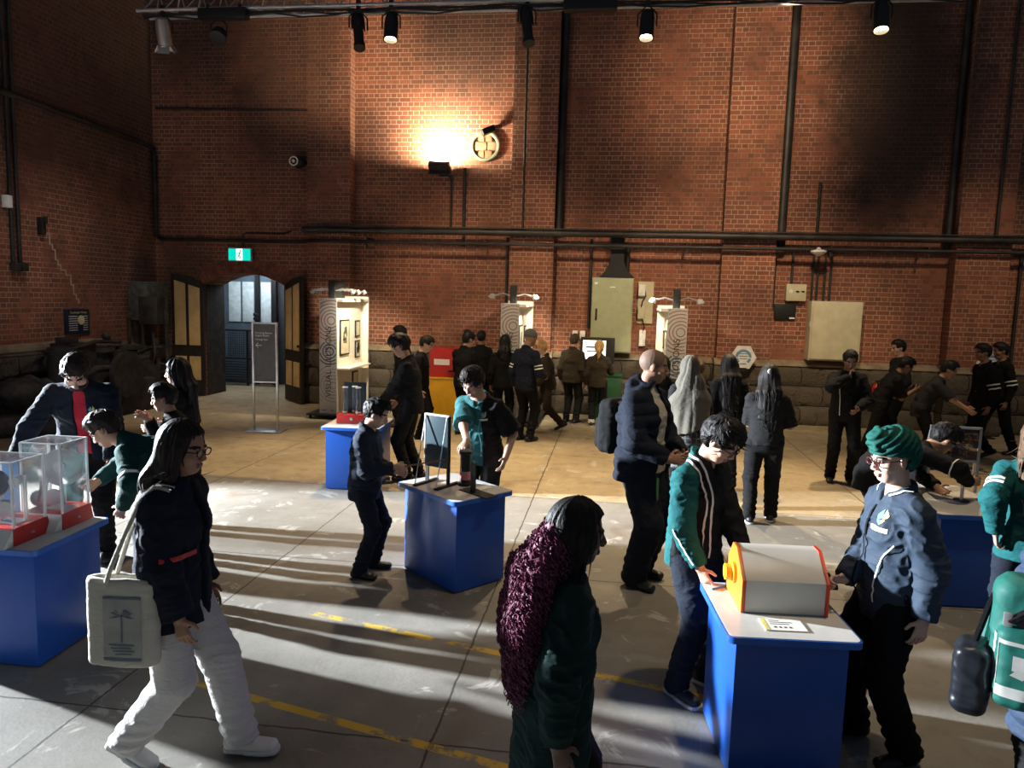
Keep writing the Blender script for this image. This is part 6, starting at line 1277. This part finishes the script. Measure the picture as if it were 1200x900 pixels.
# --- boy in the turban
p = make_pose(1.47, 3.93, 190, 1.67, nod=10, turn=4, hR=W(1.235, 3.93, .90), hL=W(1.545, 3.70, .805), eR=(.6, -.8, -.4), eL=(-.1, -1, 0), fL=W(1.55, 3.78, 0), fR=W(1.37, 4.02, 0), curlR=75, curlL=30, dirR=(-.15, 1, -.05), palmR=(-.8, 0, -.5), toeL=14)
r = person('boy in a dark green turban and red glasses holding the crank of the drum box', p, 'fair', .0055); j = top(p, r, 'jacket', softshell, .006, add=.034, hem=.17, collar=.035, amp=.017, seed=4); trousers(p, r, blk, NEAR, .022, amp=.014); shoes(p, r, shb, .007); emblem(j, p, -1, 1.5); glasses(p, r, red_frame, lens_m)
V = Vol(p.hc - .22, p.hc + .28, .006); Rh = p.Hd; k = p.k
V.add(el(hp(p, 0, -.018, .055), A3(.098, .122, .110) * k, Rh), 0); V.add(el(hp(p, 0, -.05, .01), A3(.092, .082, .08) * k, Rh), .03); V.add(el(hp(p, 0, .070, .118), A3(.050, .048, .040) * k, Rh), .03); V.add(rc(hp(p, -.035, .10, .075), hp(p, .025, .055, .158), .017 * k, .015 * k), .006); V.add(rc(hp(p, .03, .10, .085), hp(p, -.02, .03, .155), .014 * k, .014 * k), .006)
V.sub(bx(hp(p, 0, .115, -.115), A3(.13, .13, .155) * k, Rh @ Rx(10), .02 * k), .008); V.sub(bx(hp(p, 0, .0, -.15), A3(.2, .2, .10) * k, Rh @ Rx(6), .02 * k), .008); P_, F_ = V.mesh()
bmesh_obj('turban', P_, F_, green_hat, r, None, lambda q: .0035 * np.sin(((q - p.hc) @ Rh)[:, 2] * 190 + ((q - p.hc) @ Rh)[:, 1] * 120 + 3 * vnoise((q - p.hc) * 12, 2)) * (((q - p.hc) @ Rh)[:, 1] > -.09))
ribbon('piping', j, [p.S[-1] + p.fw * .10 - A3(0, 0, .16), p.W + p.ux * -.10 + p.fw * .2, p.P - p.ux * .105 + p.fw * .2 - A3(0, 0, .08)], .008, trim_w); collar_tip(j, p, .010); ribbon('zip', j, [p.N + p.fw * .12 - p.up * .07, p.C + p.fw * .2, p.P + p.fw * .22 - A3(0, 0, .1)], .010, blk)
top(p, r, 'shirt', teal, .007, add=.006, hem=.0, sleeve=.4, collar=.02)

# --- right hand group by the back wall
p, r, j = far('person standing alone in black with a hand at the chin before the wide cabinet', 3.03, 10.15, 264, 1.76, 'brown', 'fade', nod=22, hR=(.02, .22, 1.42), hL=(-.10, .26, 1.02), eR=(1, .1, -.6), eL=(-.8, -.6, -.2), dirR=(-.2, -.1, 1), fL=(-.12, .02), fR=(.12, -.02), lod=.009, add=.028, curlR=70); piping(j, p, 1)
far('boy in a black polo bending right with joined hands by the bluestone', 3.98, 11.6, 2, 1.70, 'brown', lean=30, nod=30, hR=(.06, .42, 1.12), hL=(-.06, .42, 1.12), sleeve=.45, hip=(0, -.05, -.02), fL=(-.1, .1), fR=(.12, -.35), wide=.015)
far('tall boy standing behind the bending boy in the black polo', 4.72, 13.1, 190, 1.78, 'light', 'fade', hL=(-.2, .2, .95), jm=charcoal)
far('person in a dark shirt bending forward with an arm stretched down right', 4.52, 11.45, 340, 1.64, 'tan', lean=30, nod=20, hR=(.16, .52, .92), hL=(-.05, .5, .92), sleeve=.48, jm=charcoal, hip=(0, -.05, 0), wide=.015, hem=.14)
p, r, j = far('boy with a flat top haircut walking left in a jacket with striped sleeves', 5.62, 12.2, 186, 1.80, 'brown', 'short', fL=(-.1, .3), fR=(.1, -.25, .02), collar=.04, heelR=20); armband(j, p, -1, (.7, .9), .02)
p, r, j = far('boy following the flat top boy at the far right', 6.2, 12.9, 186, 1.80, 'brown', 'short', fL=(-.1, -.25), fR=(.1, .25), collar=.04); armband(j, p, -1, (.7, .9), .02)
t = thing('fire_extinguisher', 'red fire extinguisher on the bluestone wall behind the boys in black', 'fire extinguisher', (4.93, WY - .30, .50)); m = MB(); m.lathe([(.0, 0), (.07, .0), (.075, .02), (.075, .32), (.05, .37), (.025, .39), (.02, .41)]); put('cylinder', m, redm, t)
m = MB(); m.box((0, -.01, .43), (.04, .10, .03), bevel=.006); m.tube([(0, -.05, .43), (.07, -.06, .40), (.09, -.03, .25), (.085, -.02, .12)], .011, 8); put('nozzle', m, blackp, t); m = MB(); m.box((0, .09, .22), (.10, .03, .30)); put('bracket', m, blackp, t)
# --- boy bent over the eyepiece
p = make_pose(2.34, 6.62, 4, 1.70, lean=62, curl=8, nod=42, hip=(0, -.10, -.04), hR=W(2.92, 6.42, .90), hL=W(2.78, 6.66, .80), eR=(.9, -.3, .4), eL=(-.8, -.2, .2), fL=(-.12, -.1), fR=(.12, .1), curlR=70, dirR=(0, .9, .2))
r, j = std('boy in glasses bent over the eyepiece on the back right table', p, 'tan', 'short', bhair, blk, blk, lod=.0085, hvol=1.3, add=.024); glasses(p, r, black_frame); armband(j, p, 1, (.9,), .012)
# --- girl in the teal jacket at the right edge
p = make_pose(2.66, 5.0, 66, 1.64, nod=8, hL=W(2.43, 4.93, .92), hR=W(2.90, 4.85, .95), eL=(-.3, -1, 0), fL=W(2.58, 5.05, 0), fR=W(2.76, 4.95, 0))
r, j = std('girl with long light brown hair in a teal jacket at the right edge', p, 'light', 'long', brownh, teal, navy, lod=.0075, hlen=.22, female=True, add=.030, hem=.14); armband(j, p, -1, (.55, .68), .022); m = MB(); m.box(hp(p, -.082, .0, -.01), (.012, .03, .05), bevel=.004); put('earphone', m, white, r)
# --- person in the blue puffer with the green pack
p = make_pose(1.92, 3.14, 72, 1.62, nod=10, hL=W(1.86, 3.42, 1.0), hR=W(2.25, 3.3, .95), eL=(-.2, -1, -.2), fat=1.08)
r, j = std('person in a blue puffer coat carrying the green pack at the right edge', p, 'light', 'short', dbrown, puffblue, charcoal, lod=.007, add=.062, hem=.30, puff=.018, hood=True, cuff=.045)
gp = plain('pack_green', (.02, .20, .16), .6, bump=.2); t = thing('first_aid_backpack', 'green backpack with a white cross emblem on the blue puffer coat', 'backpack', (1.64, 2.82, 1.10), -26)
V = Vol(A3(-.35, -.3, -.4), A3(.35, .3, .4), .008); V.add(bx((0, 0, 0), (.21, .085, .24), rd=.07), 0); V.add(bx((.0, -.095, -.075), (.185, .05, .15), rd=.04), .015); P_, F_ = V.mesh(); bmesh_obj('body', P_, F_, gp, t, None, folds(.010)); pb = t.children[0]
decal('emblem_panel', pb, (-.05, -.1, -.07), (0, -1, 0), (0, 0, 1), [rect(-.145, -.105, -.13, .105), rect(.13, -.105, .145, .105), rect(-.13, .09, .13, .105), rect(-.13, -.105, .13, -.065)], trim_w, .004, t)
decal('emblem_cross', pb, (-.05, -.1, -.05), (0, -1, 0), (0, 0, 1), [rect(-.028, .022, .028, .078), rect(-.028, -.085 + .04, .028, .02 - .0), rect(-.085, -.022, -.03, .034), rect(.03, -.022, .085, .034), [(-.09, -.04), (-.05, -.05), (-.03, -.025), (-.07, -.015)], [(.05, .05), (.085, .07), (.07, .04)]], trim_w, .005, t)
m = MB(); m.prism([(-.16, .10), (-.05, .2), (.12, .16), (.15, .09), (0, .07)], (0, -.140, 0), (1, 0, 0), (0, 0, 1), (0, .07, 0)); put('open_pocket', m, blk, t); m = MB(); m.box((.0, -.155, .065), (.05, .02, .028), bevel=.006); m.box((-.16, -.11, .1), (.03, .02, .05), bevel=.005); put('buckle', m, dull, t); m = MB(); m.tube([(-.15, .06, .2), (-.2, .1, .12), (-.22, .06, -.05), (-.2, .04, -.15)], .018, 8); put('strap', m, gp, t)
V = Vol(A3(-.3, -.3, -.3), A3(.3, .3, .3), .008); V.add(bx((0, 0, 0), (.06, .10, .13), rd=.04), 0); P_, F_ = V.mesh(); po = bmesh_obj('pouch', P_, F_, plain('pouch_black', (.02, .025, .035), .35), t, None, folds(.012)); po['label'] = 'black pouch'; po.location = (-.255, -.03, -.17); m = MB(); m.tube([(0, 0, .12), (.03, .02, .25), (.06, .04, .36)], .012, 6); put('strap', m, blk, po)

# --- woman with the purple hair in the foreground
p = make_pose(-.17, 2.66, 20, 1.56, nod=8, turn=-6, lean=3, hR=W(-.14, 2.45, .68), hL=W(-.10, 2.86, .70), eR=(.5, -1, 0), dirR=(.2, .3, -1), dirL=(0, .3, -1), fL=W(-.02, 2.80, 0), fR=W(-.34, 2.6, .0), heelR=18)
r = person('woman with long curly purple hair in a dark green coat walking right', p, 'dark', .006, True); j = top(p, r, 'coat', cloth('cloth_dark_green', (.005, .022, .021)), NEAR, add=.036, hem=.42, amp=.016, flare=.01); trousers(p, r, blk, NEAR, .014); shoes(p, r, shb, .008); hair(p, r, 'long', bhair, .006, .10, w=.95, locks=500)
V = Vol(p.lo - A3(.1, .25, 0), p.hi, .008); bk = -p.fw
c0 = hp(p, 0, -.075, .0); c1 = p.N + bk * .115 + A3(0, 0, .02); c2 = p.C + bk * .15 + A3(0, 0, .04); c3 = p.W + bk * .15 - A3(0, 0, .03)
V.add(ec(c0, c1, p.ux, .088, .068, .135, .078), 0); V.add(ec(c1, c2, p.ux, .135, .072, .14, .068), .04); V.add(ec(c2, c3, p.ux, .135, .06, .09, .03), .04); P_, F_ = V.mesh()
bmesh_obj('curly_hair', P_, F_, purple, r, None, lambda q: -.014 + .014 * (vnoise(q * 70, 4) - .5) + .024 * (vnoise(q * 18, 5) - .5))
q = MB(); rr = random.Random(11); me_ = [o for o in r.children if o.name.startswith('curly_hair')][0].data
for i in range(1700):
    vtx = me_.vertices[rr.randrange(len(me_.vertices))]; st = A3(*vtx.co); nn = A3(*vtx.normal); a = 0.0
    L = rr.uniform(.07, .16); wv = rr.uniform(.005, .009); f0 = rr.uniform(0, 6.28); fq = rr.uniform(120, 210); pts = []
    for u in np.linspace(0, 1, 20): pts.append(st + nn * (.004 + .030 * u * (1.3 - u)) + A3(0, 0, -L * u) + p.ux * a * .03 * u + wv * A3(math.cos(f0 + fq * u * L), math.sin(f0 + fq * u * L), .4 * math.sin(f0 * 2 + fq * u * L)))
    q.tube(pts, [.0036 * (1 - .45 * u) for u in np.linspace(0, 1, 20)], 4)
put('curl', q, purple, r, None, 80)

# --- tote bag of the walking woman
t = thing('tote_bag', 'cream canvas tote bag with a printed panel hanging from the walking woman', 'tote bag', (-2.12, 2.93, .62), 6)
V = Vol(A3(-.3, -.2, -.05), A3(.3, .2, .5), .007); V.add(ec((0, 0, .0), (0, 0, .42), (1, 0, 0), .148, .055, .143, .03), 0); V.add(bx((0, 0, .20), (.148, .04, .20), rd=.03), .03); V.cut((0, 0, .40), (0, 0, 1)); V.cut((0, 0, .0), (0, 0, -1)); V.sub(ec((0, 0, .2), (0, 0, .5), (1, 0, 0), .125, .02, .13, .024), 0); P_, F_ = V.mesh()
bd = bmesh_obj('body', P_, F_, cloth('canvas_cream', (.56, .53, .45), .9), t, None, folds(.006, (5, 5, 5))); pr = plain('tote_print', (.14, .17, .20), .8); pl = plain('tote_panel', (.38, .38, .34), .85)
decal('printed_panel', bd, (.02, 0, .19), (0, -1, 0), (0, 0, 1), [rect(-.085, -.15, .085, .13)], pl, .003, t)
poly = [rect(-.085, -.155, .085, -.142), rect(-.085, .125, .085, .135), rect(-.004, -.07, .004, .06)]
for a in (-150, -120, -60, -30, 10, 170): ca, sa = math.cos(RAD(a + 180)), math.sin(RAD(a + 180)); poly.append([(0, .05), (ca * .035 - sa * .008, .055 + sa * .03), (ca * .06, .045 + sa * .035), (ca * .03 + sa * .006, .045 + sa * .02)])
for k in range(4): poly.append(rect(-.06 + .01 * k, -.085 - .014 * k, .055 - .012 * (k % 2), -.079 - .014 * k))
decal('print', bd, (.02, 0, .19), (0, -1, 0), (0, 0, 1), poly, pr, .005, t)
m = MB()
for y in (-.04, .04): m.tube([(-.06, y, .36), (-.03, y, .45), (.02, y * .6 + .02, .60), (.07, .06 + y * .5, .74), (.11, .10 + y * .5, .79), (.17, .13 + y * .5, .77)], .011, 8)
put('handle', m, cloth('canvas_cream', (.56, .53, .45)), t)
